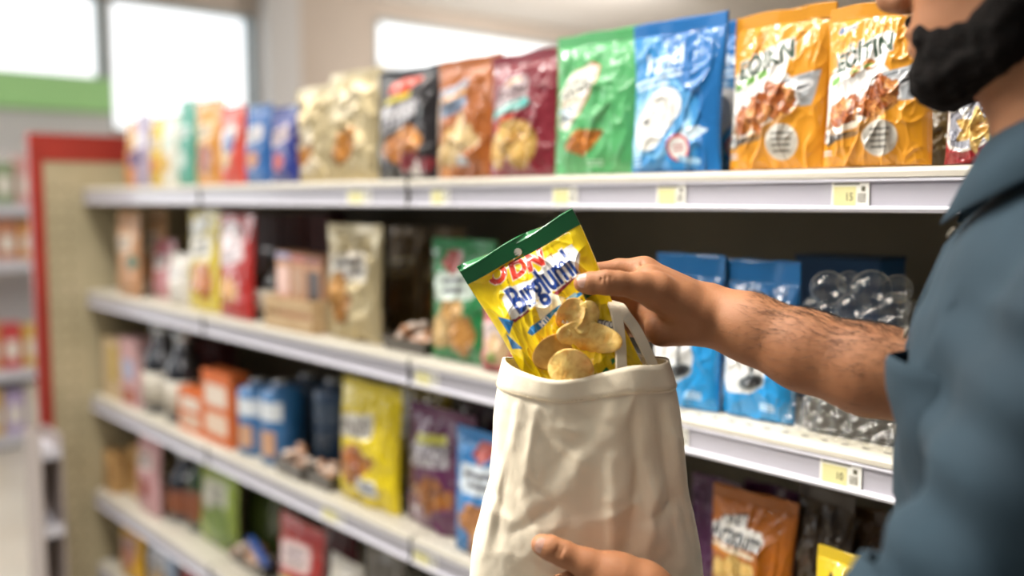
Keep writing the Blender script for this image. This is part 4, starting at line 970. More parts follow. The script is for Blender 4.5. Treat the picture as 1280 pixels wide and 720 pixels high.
def surface(prims, vox, extra=None, margin=0.004):
    """naive surface nets over sparse blocks; extra(P) is added to the distance (cloth folds)"""
    B = 24; size = B * vox; half = size * math.sqrt(3) / 2
    bounds = [p.bound() for p in prims]
    add = [b for p, b in zip(prims, bounds) if not isinstance(p, (Cut, Half))]
    lo = np.min([c - r for c, r in add], axis=0) - 0.02; hi = np.max([c + r for c, r in add], axis=0) + 0.02
    nb = np.ceil((hi - lo) / size).astype(int)
    g = np.arange(B + 1); gx = np.stack(np.meshgrid(g, g, g, indexing='ij'), -1).reshape(-1, 3)
    keys_all, pos_all, quads = [], [], []
    OFF = 1 << 20
    def key(i): return (i[..., 0].astype(np.int64) * OFF + i[..., 1]) * OFF + i[..., 2]
    for bx_ in range(nb[0]):
        for by_ in range(nb[1]):
            for bz_ in range(nb[2]):
                o = lo + np.array([bx_, by_, bz_]) * size; c = o + size / 2
                near = [p for p, (q, r) in zip(prims, bounds) if np.linalg.norm(q - c) < r + half + 0.04 or isinstance(p, Half)]
                if not any(not isinstance(p, (Cut, Half)) for p in near): continue
                dc = field(near, c[None])[0]
                if abs(dc) > half * 1.6 + margin + 0.01: continue
                P = o + gx * vox; D = field(near, P)
                if extra is not None: D = D + extra(P)
                D = D.reshape(B + 1, B + 1, B + 1)
                S = D < 0
                if S.all() or not S.any(): continue
                # vertices of the cells of this block
                cnt = np.zeros((B, B, B)); acc = np.zeros((B, B, B, 3))
                corner = [(i, j, k) for i in (0, 1) for j in (0, 1) for k in (0, 1)]
                sl = lambda i, j, k: D[i:B + i, j:B + j, k:B + k]
                for a in corner:
                    for ax in range(3):
                        if a[ax]: continue
                        b = list(a); b[ax] = 1
                        d0, d1 = sl(*a), sl(*b); m = (d0 < 0) != (d1 < 0)
                        t = np.where(m, d0 / np.where(m, d0 - d1, 1), 0)
                        for q in range(3): acc[..., q] += np.where(m, a[q] + (t if q == ax else 0), 0)
                        cnt += m
                I = np.argwhere(cnt > 0)
                if len(I) == 0: continue
                base = np.array([bx_, by_, bz_]) * B
                pos = o + (I + acc[I[:, 0], I[:, 1], I[:, 2]] / cnt[I[:, 0], I[:, 1], I[:, 2], None]) * vox
                keys_all.append(key(I + base)); pos_all.append(pos)
                # quads: edges owned by this block (grid points 0..B-1), cells around may belong to neighbours
                for ax in range(3):
                    d0 = D[:B, :B, :B]; sh = [slice(0, B)] * 3; sh[ax] = slice(1, B + 1); d1 = D[tuple(sh)]
                    m = (d0 < 0) != (d1 < 0); E_ = np.argwhere(m)
                    if len(E_) == 0: continue
                    inside = d0[m] < 0; u, v = [(1, 2), (2, 0), (0, 1)][ax]
                    eu = np.zeros(3, int); eu[u] = 1; ev = np.zeros(3, int); ev[v] = 1; Eg = E_ + base
                    q = np.stack([key(Eg - eu - ev + 0), key(Eg - ev), key(Eg), key(Eg - eu)], 1)
                    q[~inside] = q[~inside][:, ::-1]
                    quads.append(q)
    K = np.concatenate(keys_all); Pm = np.concatenate(pos_all); Q = np.concatenate(quads)
    order = np.argsort(K); K, Pm = K[order], Pm[order]
    idx = np.clip(np.searchsorted(K, Q), 0, len(K) - 1); ok = (K[idx] == Q).all(1)
    return Pm, idx[ok]
def nets(name, prims, vox, m, parent=None, extra=None, smooth_it=2, mats=None):
    Pm, Q = surface(prims, vox, extra)
    # light smoothing (umbrella), vectorised
    e = np.concatenate([Q[:, [0, 1]], Q[:, [1, 2]], Q[:, [2, 3]], Q[:, [3, 0]]])
    for _ in range(smooth_it):
        s_ = np.zeros_like(Pm); n_ = np.zeros(len(Pm))
        for a, b in ((0, 1), (1, 0)):
            np.add.at(s_, e[:, a], Pm[e[:, b]]); np.add.at(n_, e[:, a], 1)
        Pm = Pm * 0.5 + 0.5 * s_ / np.maximum(n_, 1)[:, None]
    me = bpy.data.meshes.new(name)
    me.vertices.add(len(Pm)); me.vertices.foreach_set('co', Pm.astype(np.float32).ravel())
    me.loops.add(Q.size); me.loops.foreach_set('vertex_index', Q.astype(np.int32).ravel())
    me.polygons.add(len(Q)); me.polygons.foreach_set('loop_start', np.arange(0, Q.size, 4, dtype=np.int32))
    me.polygons.foreach_set('use_smooth', np.ones(len(Q), bool)); me.materials.append(m); me.update(calc_edges=True); me.validate()
    o = bpy.data.objects.new(name, me); COL.objects.link(o)
    if parent is not None: o.parent = parent
    return o

# the clear bubble pack: two fused clusters of film bubbles
for row, nm in ((0, 'upper_bubbles'), (1, 'lower_bubbles')):
    o = nets(nm, [Ell(p, (r, r, r), None, .0025) for p, r in BUB[row]], .0016, clear, None, None, 1); o.data.transform(Matrix.Translation(Vector(tuple(-BP_ORG)))); o.parent = BP
# ---------------------------------------------------------------- the held bag of chips and the tote
ZB = 1.0
HW, HH = 0.134, 0.190
hex_ = 0.894 * RT + 0.447 * UC; hez = -0.447 * RT + 0.894 * UC
def hp(px, py):
    """pixel on the bag plane -> artwork metres"""
    dx, dy = (px - 645) / F * ZB, (py - 300) / F * ZB
    return (dx * .894 - dy * .447, HH + (-dx * .447 - dy * .894))
def hfrac(px, py): x, y = hp(px, py); return (x / HW + .5, y / HH)
HB = Bag(HW, HH, 0.042, 4, 0.0060, 0.092, 200, 250, gusset=.15, pinch=.04, topwave=.006, taper=.16, skew=.35)
A = Art(HW, HH)
yel = '#f2d010'
def hpoly(pts, m): A.poly([hp(*p) for p in pts], m, False)
blue = ink('#1d6fa8'); green = ink('#1e7a3e'); navy = ink('#1b3f8a'); red = ink('#d23a2a'); dred = ink('#8f2f3a')
hpoly([(622, 396), (643, 400), (637, 418)], blue); hpoly([(633, 417), (646, 427), (655, 434), (641, 436)], blue)
hpoly([(727, 362), (738, 362), (740, 368), (731, 374)], green); hpoly([(745, 470), (757, 456), (762, 462), (760, 474)], green); hpoly([(762, 447), (767, 444), (768, 450), (764, 454)], green)
# white plate behind the lettering
hpoly([(627, 374), (634, 361), (655, 352), (664, 350), (676, 338), (682, 322), (696, 316), (714, 306), (724, 318), (722, 338), (704, 352), (688, 366), (672, 374), (656, 388), (645, 398), (640, 399)], WHT)
hpoly([(640, 399), (645, 398), (660, 386), (663, 388), (644, 403)], dred); hpoly([(692, 366), (722, 338), (722, 344), (694, 372)], dred)
hpoly([(668, 378), (690, 366), (706, 372), (700, 382), (688, 392), (676, 398)], ink('#efe6c8'))
hpoly([(660, 415), (664, 407), (676, 399), (690, 387), (704, 377), (719, 367), (727, 363), (728, 367), (716, 376), (704, 385), (692, 393), (686, 401), (677, 410), (666, 418)], blue)
hpoly([(693, 391), (704, 383), (705, 395), (714, 404), (702, 402)], WHT)
c = hfrac(681, 401); A.text('MTi', c[0], c[1], .062, WHT, 20, .03, 0, .9)
c = hfrac(714, 371); A.rrect(c[0], c[1], .09, .03, ink('#9fd0e6'), 8, .3)
c = hfrac(677, 354); A.text('Bırgluml', c[0], c[1], .30, navy, 9, .03, 0, .60, WHT, .035, .96)
for ch, px, py, r in (('O', 620, 345, 6), ('D', 646, 336, 6), ('N', 667, 326, 4)):
    c = hfrac(px, py); A.text(ch, c[0], c[1], .19, red, r - 4, .055, .2, 1.0, ink('#f3e3d6'), .03)
c = hfrac(688, 321); A.text('FT', c[0], c[1], .05, dred, 6, .02, 0, .9)
hpoly([(745, 397), (765, 401), (770, 408), (767, 411), (748, 406)], WHT)
c = hfrac(757, 404); A.text('TTCOI', c[0], c[1], .075, ink('#1d2a4a'), -36, .02, 0, .7)
film_y = mat('film_hero', yel, rough=.26, coat=.8, bump=.18, bscale=60, bdist=.003)
film_g = mat('film_hero_green', '#167038', rough=.28, coat=.7)
hb = HB.build('chip_bag', film_y, A, seal_mat=film_g, skin_film=printed('printed_hero', .36, 0, 1.0, .06, 60), crimp=.0009)
tilt = Matrix.Rotation(math.radians(-4), 3, 'Z')
base = atZ(645, 300, ZB) - hez * HH
Mh = Matrix(((hex_[0], FW[0], hez[0], base[0]), (hex_[1], FW[1], hez[1], base[1]), (hex_[2], FW[2], hez[2], base[2]), (0, 0, 0, 1)))
hb.matrix_world = Mh @ tilt.to_4x4()
setp(hb, 'yellow potato chip bag reading Bırgluml with a green top edge, held over the tote', 'bag')
# punched hanging hole in the seal: pale disc seen through it
x, y = hp(646, 313); p = HB.point(x / HB.half(.97), min(y / HH, .97), -1)
m = MB(); m.lathe([(0.0042, -.0004), (0.0042, .0004)], 20); 
ho = m.build('hang_hole', mat('hole_pale', '#d6d2c4', rough=.6), hb); ho.location = (p[0], p[1] - .0012, p[2]); ho.rotation_euler = (math.radians(90), 0, 0)
chipm = mat('potato_chip', '#f3cd78', rough=.42, col2='#d8a045', nscale=85, ndetail=7, bump=.7, bscale=240, bdist=.0015, coat=.25, sss=.1, contrast=(.45, .7))
chipd = mat('potato_chip_dark', '#dba850', rough=.45, col2='#b9822f', nscale=60, bump=.5, bscale=220, bdist=.0015, contrast=(.35, .7))
def chip(px, py, rx, ry, rot, curl, lift, m, seed, bend=0.0, tilt_=0.0):
    nr, na = 10, 40; vs = []; fs = []; th = .0009
    for side in (1, -1):
        for j in range(nr + 1):
            for i in range(na):
                a = 2 * math.pi * i / na; q = j / nr
                e = 1 + .07 * mn.noise(Vector((math.cos(a) * 1.2, math.sin(a) * 1.2, seed * 3.1)))
                X = rx / F * q * e * math.cos(a); Y = ry / F * q * e * math.sin(a); xx, yy = q * math.cos(a), q * math.sin(a)
                z = curl * (xx * xx - .6 * yy * yy) + bend * yy * abs(yy) + tilt_ * yy + .0009 * mn.noise(Vector((xx * 2, yy * 2, seed)))
                vs.append((X, -(z) - side * th, Y))
    n = (nr + 1) * na
    for j in range(nr):
        for i in range(na):
            k = (i + 1) % na; a, b, c_, d = j * na + i, j * na + k, (j + 1) * na + k, (j + 1) * na + i
            fs.append((a, b, c_, d)); fs.append((n + a, n + d, n + c_, n + b))
    for i in range(na): k = (i + 1) % na; fs.append((nr * na + i, nr * na + k, n + nr * na + k, n + nr * na + i))
    o = obj('potato_chip', vs, fs, m, hb, True)
    x, y = hp(px, py); p = HB.sample(x, max(y, .004), lift); o.location = tuple(p); o.rotation_euler = (0, math.radians(-(rot - 26.6)), 0)
    return o
chip(716, 391, 17, 23, -28, .007, .005, chipm, 1, .002)
chip(737, 392, 16, 21, -22, -.006, .006, chipm, 2)
chip(706, 418, 9, 7, 20, .001, .004, chipm, 6)
chip(690, 434, 27, 20, 38, -.008, .005, chipd, 4)
chip(731, 424, 40, 20, -8, .009, .0085, chipm, 3, .006, -.003)
chip(721, 458, 28, 25, -20, -.007, .0115, chipm, 5, 0.002, .001)

# ---------------------------------------------------------------- canvas tote
canvas = mat('canvas', '#f0e4cc', rough=.85, col2='#e6d7bb', nscale=9, bump=.35, bscale=700, bdist=.0006, sheen=.2, contrast=(.3, .75))
TC = atZ(732, 455, 1.003)
tx, ty, tz = RT, fh, UPW
HT = .325
RIDGES = [(648, 500, 606, 690, 9, 5), (640, 515, 618, 690, 9, -4), (656, 500, 705, 570, 12, -3.5), (770, 482, 690, 625, 22, 3.5), (742, 520, 672, 600, 14, -2.5), (782, 488, 803, 650, 12, -4), (735, 560, 747, 690, 8, -4), (760, 560, 764, 700, 9, 3),
          (792, 570, 778, 690, 8, -4.5), (832, 480, 866, 690, 14, 4), (818, 500, 846, 690, 10, -4), (640, 655, 705, 612, 8, -3), (650, 610, 690, 690, 10, 3), (806, 640, 850, 610, 10, -3), (700, 640, 640, 700, 12, 3), (690, 520, 735, 535, 10, 2), (815, 600, 800, 700, 9, 3), (668, 500, 655, 600, 7, 2.5), (720, 505, 745, 520, 6, -2), (700, 545, 740, 575, 7, 2), (828, 500, 852, 620, 7, 2.5), (845, 610, 872, 715, 8, -3), (612, 600, 640, 640, 7, -3), (660, 590, 720, 640, 8, -2.2), (740, 640, 800, 612, 7, 2.2), (786, 480, 775, 520, 6, 3), (660, 492, 690, 498, 5, -2)]
def seg_d(px, py, r):
    ax, ay, bx2, by2 = r[:4]; dx, dy = bx2 - ax, by2 - ay; t = max(0, min(1, ((px - ax) * dx + (py - ay) * dy) / (dx * dx + dy * dy)))
    return math.hypot(px - ax - t * dx, py - ay - t * dy), t
def tote_pt(a, t, inset=0.0):
    """a: angle round the bag (front is -90 deg), t: 0 rim .. 1 bottom"""
    d = t * HT
    hw = .0855 + (.122 - .0855) * min(d / .222, 1.25) + .003 * math.sin(d * 40)
    hd = .041 + .006 * math.sin(math.pi * min(1, t * 1.05)) - .004 * t
    if t > .93: q = math.sqrt(max(0, 1 - ((t - .93) / .07) ** 2)); hd *= .25 + .75 * q
    ca, sa = math.cos(a), math.sin(a)
    x = hw * math.copysign(abs(ca) ** .62, ca); y = hd * math.copysign(abs(sa) ** .85, sa)
    x += .003 * t
    z = -d
    if t < .35:
        f = (1 - t / .35) ** 2
        z += f * (-.0105 * max(0, -sa) * math.exp(-((x + .028) / .05) ** 2) + .006 * math.exp(-((x - .05) / .03) ** 2) * abs(sa) + .004 * abs(ca) ** 6)
        y += f * .004 * math.sin(x * 70 + 1)
    n = V3(ca * .5, sa, 0); n /= np.linalg.norm(n)
    px, py = 732 + x * F, 455 - z * F
    s_ = 0.0
    if sa < 0:
        for r in RIDGES:
            q, tt_ = seg_d(px, py, r); s_ += r[5] * .00095 * (.9 * math.exp(-(q / (r[4] * 1.15)) ** 2) + .4 * max(0, 1 - q / (r[4] * .8))) * math.sin(math.pi * min(1, max(0, tt_ * .8 + .15)))
    v = Vector((x * 18, z * 12 + (5 if sa > 0 else 0), a * .6))
    sd_ = 1 - .75 * abs(ca) ** 3
    s_ += sd_ * (.0035 * mn.noise(v) * min(1, t * 5) + .0013 * mn.noise(v * 3.1) * min(1, t * 6) + .0005 * mn.noise(v * 8))
    r = max(0, 1 - abs(mn.noise(Vector((x * 14 + z * 9, z * 7 - x * 5, 3.3)))) * 3) ** 2
    s_ += .0026 * r * min(1, t * 4) * sd_
    p = V3(x, y, z) + n * (s_ * (1 if t > .02 else .5) - inset)
    return p
def tw(p): return TC + tx * p[0] + ty * p[1] + tz * p[2]
na, nt_ = 260, 150; vs = []; fs = []
org = TC + V3(0, 0, -HT)
for lay in (0, 1):
    for j in range(nt_ + 1):
        for i in range(na): vs.append(tw(tote_pt(2 * math.pi * i / na, (j / nt_) ** 1.0, .0014 * lay)) - org)
N = na * (nt_ + 1)
for j in range(nt_):
    for i in range(na):
        k = (i + 1) % na; a, b, c_, d = j * na + i, j * na + k, (j + 1) * na + k, (j + 1) * na + i
        fs.append((a, d, c_, b)); fs.append((N + a, N + b, N + c_, N + d))
for i in range(na): k = (i + 1) % na; fs.append((i, k, N + k, N + i))
fs.append(tuple(nt_ * na + i for i in range(na))); 
tote = obj('tote_bag', vs, fs, canvas, None, True); tote.location = tuple(org)
setp(tote, 'cream canvas tote bag held open under the chip bag', 'tote bag')
# hem: a folded band round the opening
vs = []; fs = []; rows = [(0.0, -.0014), (0.0, .0016), (.012, .0019), (.03, .0019), (.055, .0019), (.076, .0018), (.080, .0004)]
for t, o_ in rows:
    for i in range(na):
        p = tote_pt(2 * math.pi * i / na, t, -o_); p[2] += .0012 if t == 0 else 0; vs.append(tw(p) - org)
for j in range(len(rows) - 1):
    for i in range(na): k = (i + 1) % na; fs.append((j * na + i, (j + 1) * na + i, (j + 1) * na + k, j * na + k))
obj('hem', vs, fs, canvas, tote, True)
st_ = MB()
for i in range(na * 2):
    if i % 2: continue
    a0, a1 = 2 * math.pi * i / (na * 2), 2 * math.pi * (i + 1.1) / (na * 2)
    st_.tube([tw(tote_pt(a0, .0715, -.0021)) - org, tw(tote_pt(a1, .0715, -.0021)) - org], .00035, 5)
st_.build('stitching', mat('thread', '#cdbb98', rough=.8), tote, True)
def strap(pts, w, name='handle', tw_=()):
    P = [atZ(*p) for p in pts]; n = 60; out = []
    # Catmull-Rom
    for i in range(n + 1):
        f = i / n * (len(P) - 1); k = min(int(f), len(P) - 2); u = f - k
        p0, p1, p2, p3 = P[max(k - 1, 0)], P[k], P[k + 1], P[min(k + 2, len(P) - 1)]
        out.append(.5 * (2 * p1 + (p2 - p0) * u + (2 * p0 - 5 * p1 + 4 * p2 - p3) * u * u + (3 * p1 - p0 - 3 * p2 + p3) * u ** 3))
    vs = []; fs = []; th = .0011
    for i, p in enumerate(out):
        t = out[min(i + 1, n)] - out[max(i - 1, 0)]; t /= np.linalg.norm(t)
        f = -FW * .92 + RT * .25 + UPW * .2; side = np.cross(t, f); L = np.linalg.norm(side)
        side = side / L if L > .35 else (prev if i else RT); prev = side
        nn = np.cross(side, t)
        for c_ in ((-1, -1), (-.92, 1), (.92, 1), (1, -1)): vs.append(p + side * c_[0] * w / 2 + nn * c_[1] * th - org)
    for i in range(n):
        for k in range(4): q = (k + 1) % 4; fs.append((i * 4 + k, i * 4 + q, i * 4 + 4 + q, i * 4 + 4 + k))
    fs += [(3, 2, 1, 0), (n * 4, n * 4 + 1, n * 4 + 2, n * 4 + 3)]
    return obj(name, vs, fs, canvas, tote, False)
strap([(777, 490, .969), (777, 468, .970), (776, 435, .974), (773, 405, .977), (768, 384, .984), (763, 378, 1.0), (758, 384, 1.022), (748, 405, 1.034), (720, 445, 1.036), (700, 476, 1.036)], .0118)
strap([(822, 492, .994), (819, 466, .991), (808, 438, .988), (795, 412, .984), (783, 395, .981), (774, 382, .988), (769, 378, 1.003), (766, 386, 1.026), (758, 410, 1.036), (742, 450, 1.038), (735, 476, 1.037)], .0118)
# ---------------------------------------------------------------- the man
Hc = atZ(1285, -72, .80)
rv = Hc - CAM; rv[2] = 0; rv /= np.linalg.norm(rv)
fd = np.cross(UPW, rv)                       # image left, seen in profile
fd = fd / np.linalg.norm(fd); ang = math.radians(-6)
fd = fd * math.cos(ang) + np.cross(UPW, fd) * math.sin(ang)
ld = np.cross(UPW, fd)
pit = math.radians(5)
hf = fd * math.cos(pit) - UPW * math.sin(pit); hu = UPW * math.cos(pit) + fd * math.sin(pit)
def hd_(x, y, z): return Hc + hf * x + ld * y + hu * z       # head frame
def bd(x, y, z): return Hc + fd * x + ld * y + UPW * z       # body frame
HR = np.array([hf, ld, hu]); BR = np.array([fd, ld, UPW])
P_ = []
def E_(c, r, k=.02, fr=hd_, R=None): P_.append(Ell(fr(*c), r, HR if R is None else R, k))
def C_(a, b, ra, rb, k=.012): P_.append(Cone(a, b, ra, rb, k))
E_((-.015, 0, .05), (.098, .077, .088)); E_((-.03, 0, 0), (.08, .07, .08), .03); E_((.03, 0, -.02), (.060, .060, .088), .03); E_((.03, 0, -.075), (.048, .052, .038), .03); E_((.074, 0, -.100), (.019, .025, .016), .02)
for s in (-1, 1):
    C_(hd_(-.01, s * .055, -.05), hd_(.062, s * .022, -.1), .016, .014, .02); E_((.055, s * .042, -.004), (.022, .02, .018), .025)
    P_.append(Ell(hd_(-.018, s * .077, -.005), (.022, .008, .032), HR, .006)); E_((.1, s * .012, -.031), (.009, .008, .008), .008)
    C_(hd_(.078, s * .01, .028), hd_(.058, s * .052, .03), .011, .009, .02)
C_(hd_(.084, 0, .022), hd_(.108, 0, -.018), .008, .010, .016); E_((.111, 0, -.025), (.011, .011, .010), .012)
E_((.07, 0, -.065), (.022, .03, .026), .02); E_((.090, 0, -.060), (.009, .022, .006), .006); E_((.088, 0, -.073), (.010, .019, .007), .005)
for s in (-1, 1): P_.append(Cut(Ell(hd_(.094, s * .032, .006), (.016, .017, .011), HR), .012))
P_.append(Cut(Cone(hd_(.104, -.02, -.0662), hd_(.104, .02, -.0662), .005, .005), .004))
C_(hd_(-.032, 0, -.05), bd(-.055, 0, -.19), .054, .060, .03); C_(hd_(.01, 0, -.09), bd(-.02, 0, -.18), .028, .035, .03)
SR, SL = bd(-.055, -.175, -.292), bd(-.078, .168, -.296)
for S_ in (SR, SL): C_(bd(-.06, 0, -.205), S_ + V3(0, 0, -.004), .028, .030, .03)
E_((-.045, 0, -.36), (.09, .14, .16), .05, bd, BR)
# right arm, reaching along the shelves
EL = atZ(1268, 488, .875); 
C_(SR, EL, .050, .044, .03)
fa = [(EL, .046), (atZ(1180, 478, .905), .0465), (atZ(1085, 462, .937), .0435), (atZ(1005, 438, .967), .0395), (atZ(940, 411, .994), .0345), (atZ(890, 398, 1.013), .0305)]
for (a, ra), (b, rb) in zip(fa, fa[1:]): C_(a, b, ra, rb, .012)
C_(atZ(890, 388, 1.022), atZ(930, 402, 1.005), .026, .028, .012)
# right hand, palm side to the viewer
h = atZ
C_(h(884, 377, 1.022), h(804, 339, 1.036), .0165, .0152, .012); C_(h(884, 390, 1.032), h(801, 364, 1.050), .0170, .0150, .010); C_(h(882, 404, 1.034), h(803, 388, 1.055), .0165, .0145, .010); C_(h(880, 413, 1.030), h(812, 410, 1.050), .0165, .0145, .010)
C_(h(872, 408, 1.004), h(828, 411, 1.014), .0200, .0190, .010)                                  # heel of the palm
C_(h(868, 392, .998), h(822, 367, .986), .0205, .0180, .012); C_(h(850, 372, 1.008), h(812, 350, 1.010), .0200, .0160, .014)   # ball of the thumb
C_(h(845, 388, 1.020), h(815, 390, 1.035), .0200, .0160, .012)
C_(h(820, 362, .985), h(800, 358, .978), .0170, .0142, .010); C_(h(800, 358, .978), h(772, 354, .969), .0138, .0122, .006); C_(h(772, 354, .969), h(757, 353, .9665), .0122, .0124, .004); C_(h(757, 353, .9665), h(738, 354, .9695), .0122, .0110, .004); C_(h(738, 354, .9695), h(729, 354, .972), .0110, .0098, .004)
def finger(pts, k0=.006):
    for i, ((a, ra), (b, rb)) in enumerate(zip(pts, pts[1:])): C_(a, b, ra, rb, k0 if i == 0 else .003)
finger([(h(806, 338, 1.036), .0142), (h(774, 337, 1.041), .0118), (h(745, 341, 1.037), .0106), (h(722, 347, 1.030), .0092), (h(712, 350, 1.026), .0080)])
finger([(h(802, 362, 1.050), .0142), (h(764, 357, 1.058), .0118), (h(738, 361, 1.047), .0108), (h(722, 364, 1.036), .0092), (h(714, 366, 1.031), .0080)])
finger([(h(804, 388, 1.055), .0138), (h(770, 386, 1.058), .0114), (h(752, 390, 1.046), .0104), (h(748, 393, 1.032), .0090), (h(752, 395, 1.022), .0078)])
finger([(h(812, 410, 1.050), .0128), (h(784, 409, 1.056), .0102), (h(770, 411, 1.044), .0092), (h(769, 413, 1.030), .0080), (h(773, 414, 1.023), .0070)])
# creases of the right hand
for a, b, r, k in ((h(790, 378, .966), h(812, 396, .970), .0022, .005), (h(812, 396, .970), h(838, 405, .978), .0022, .005),
                   (h(763, 345, .9556), h(764, 353, .9537), .0010, .0012), (h(757.5, 345, .9555), h(757, 354, .9534), .0011, .0012), (h(752, 346, .9570), h(751, 352, .9556), .0009, .0012),
                   (h(775, 327, 1.0285), h(776, 341, 1.0245), .0014, .002), (h(790, 323, 1.0265), h(792, 339, 1.0205), .0014, .002), (h(800, 321, 1.0255), h(803, 335, 1.0195), .0012, .002)):
    P_.append(Cut(Cone(a, b, r, r), k))
# left arm, supporting the tote
EB = atZ(1142, 838, .675); WL = atZ(856, 782, .925)
C_(SL, EB, .050, .043, .03); C_(EB, EB * .55 + WL * .45, .045, .041, .012); C_(EB * .55 + WL * .45, WL, .041, .029, .012)
C_(WL, h(812, 748, .938), .029, .028, .012); C_(h(846, 780, .935), h(772, 728, .940), .026, .0245, .012); C_(h(800, 735, .938), h(765, 722, .938), .027, .0225, .014)
C_(h(838, 800, .945), h(762, 768, .955), .024, .018, .012)
C_(h(770, 722, .936), h(736, 706, .936), .0215, .0150, .010); C_(h(736, 706, .936), h(704, 692, .937), .0146, .0126, .006); C_(h(704, 692, .937), h(688, 685, .938), .0126, .0120, .004); C_(h(688, 685, .938), h(677, 681, .940), .0118, .0104, .004)
finger([(h(768, 738, .944), .0150), (h(738, 732, .946), .0122), (h(712, 728, .946), .0110), (h(700, 731, .948), .0096), (h(694, 735, .950), .0084)])
finger([(h(764, 758, .948), .0148), (h(730, 756, .946), .0120), (h(702, 753, .946), .0110), (h(688, 756, .949), .0096), (h(682, 760, .951), .0084)])
finger([(h(764, 778, .950), .0140), (h(734, 780, .947), .0114), (h(709, 779, .946), .0104), (h(696, 782, .949), .0090), (h(690, 786, .951), .0080)])
finger([(h(768, 796, .950), .0126), (h(744, 801, .948), .0100), (h(724, 803, .947), .0092), (h(713, 805, .949), .0080), (h(708, 808, .951), .0070)])
for a, b in ((h(703, 681, .927), h(697, 694, .9245)), (h(706, 682, .927), h(700, 696, .9245)), (h(700, 680, .928), h(694, 692, .925))): P_.append(Cut(Cone(a, b, .0010, .0010), .0015))
def skin_mat():
    m = mat('skin', '#a4714e', rough=.58, spec=.32, col2='#8f5d3d', nscale=14, ndetail=5, bump=.35, bscale=420, bdist=.0008, sss=.12, contrast=(.3, .75))
    return m
skin = skin_mat()
man = nets('person', P_, .0015, skin, None, None, 2)
setp(man, 'bearded man in a blue grey shirt reaching out to hold a chip bag', 'person')

def nail(center, long_, nrm, a, b, name='fingernail'):
    l = long_ / np.linalg.norm(long_); n = nrm - l * (nrm @ l); n /= np.linalg.norm(n); s = np.cross(n, l)
    vs = []; fs = []; nu, nv = 10, 12
    for j in range(nv + 1):
        for i in range(nu + 1):
            u = -1 + 2 * i / nu; v = -1 + 2 * j / nv
            w = (1 - .12 * max(0, -v)) * (math.sqrt(max(0, 1 - max(0, abs(v) - .55) ** 2 / .21)) if abs(v) > .55 else 1)
            vs.append(center + l * (v * a) + s * (u * b * w) + n * (.0012 - .0030 * u * u * w * w - .0012 * v * v))
    for j in range(nv):
        for i in range(nu): k = j * (nu + 1) + i; fs.append((k, k + 1, k + nu + 2, k + nu + 1))
    return obj(name, vs, fs, mat('nail', '#c79b88', rough=.28, coat=.4, sss=.1), man, True)
tdir = h(727, 354, .9725) - h(757, 353, .9665)
nail(h(731, 353, .9705) + (-FW * .0098 + UC * .0022), tdir, -FW * .95 + UC * .25, .0088, .0072)
tdl = h(677, 681, .940) - h(704, 692, .937)
nail(h(679, 681.5, .9395) + (-FW * .0104 + UC * .0012), tdl, -FW * .97 + UC * .12, .0086, .0074)
# eyes
for s in (-1, 1):
    e = MB().sphere((0, 0, 0), .0118, 20, 14); e.sphere((.0085, 0, 0), (.0042, .0055, .0055), 14, 8, 1); o = e.build('eye', [mat('eye_white', '#e6e0da', rough=.2), mat('iris', '#2a1a10', rough=.15)], man, True)
    o.matrix_world = Matrix(((hf[0], ld[0], hu[0], 0), (hf[1], ld[1], hu[1], 0), (hf[2], ld[2], hu[2], 0), (0, 0, 0, 1))); o.location = tuple(hd_(.077, s * .032, .006))
# beard, moustache, eyebrows, hair
beardm = mat('beard', '#080605', rough=.9, spec=.15, col2='#130d0a', nscale=160, bump=.9, bscale=380, bdist=.003)
def waves(seed, n, f0, f1, amp):
    rnd = np.random.RandomState(seed); K = rnd.normal(size=(n, 3)); K /= np.linalg.norm(K, axis=1)[:, None]; K *= rnd.uniform(f0, f1, n)[:, None]; ph = rnd.uniform(0, 6.28, n)
    return lambda P: amp * np.sin(P @ K.T + ph).mean(1) * math.sqrt(n)
B_ = []
def be(c, r, k=.02): B_.append(Ell(hd_(*c), r, HR, k))
be((.070, 0, -.104), (.024, .031, .023)); be((.042, 0, -.098), (.050, .054, .024), .02)
for s in (-1, 1):
    B_.append(Cone(hd_(-.008, s * .062, -.03), hd_(.02, s * .052, -.085), .013, .020, .015)); B_.append(Cone(hd_(.02, s * .05, -.085), hd_(.07, s * .02, -.105), .019, .020, .015)); B_.append(Cone(hd_(.012, s * .057, -.06), hd_(.062, s * .038, -.075), .013, .012, .015))
    B_.append(Cone(hd_(.092, s * .004, -.050), hd_(.078, s * .030, -.068), .0068, .0070, .006)); B_.append(Cone(hd_(.078, s * .030, -.066), hd_(.076, s * .024, -.095), .009, .012, .008))
B_.append(Cut(Ell(hd_(.104, 0, -.069), (.024, .022, .0105), HR), .006))
nets('beard', B_, .003, beardm, man, waves(3, 14, 250, 700, .0016), 1)
Hh = [Ell(hd_(-.02, 0, .055), (.102, .082, .092), HR, .02), Ell(hd_(-.045, 0, .0), (.075, .076, .075), HR, .02), Half(hd_(.062, 0, .055), -hu * .55 + hf * .83), Cut(Ell(hd_(.07, 0, -.03), (.075, .12, .085), HR), .01)]
nets('hair', Hh, .004, mat('hair', '#14100e', rough=.7, col2='#241b16', nscale=150, bump=.9, bscale=300, bdist=.003), man, waves(4, 14, 200, 500, .0018), 1)
for s in (-1, 1): MB().tube([hd_(.088, s * .012, .030), hd_(.083, s * .032, .036), hd_(.066, s * .052, .030)], [.004, .0045, .002], 8).build('eyebrow', MATS['hair'], man, True)

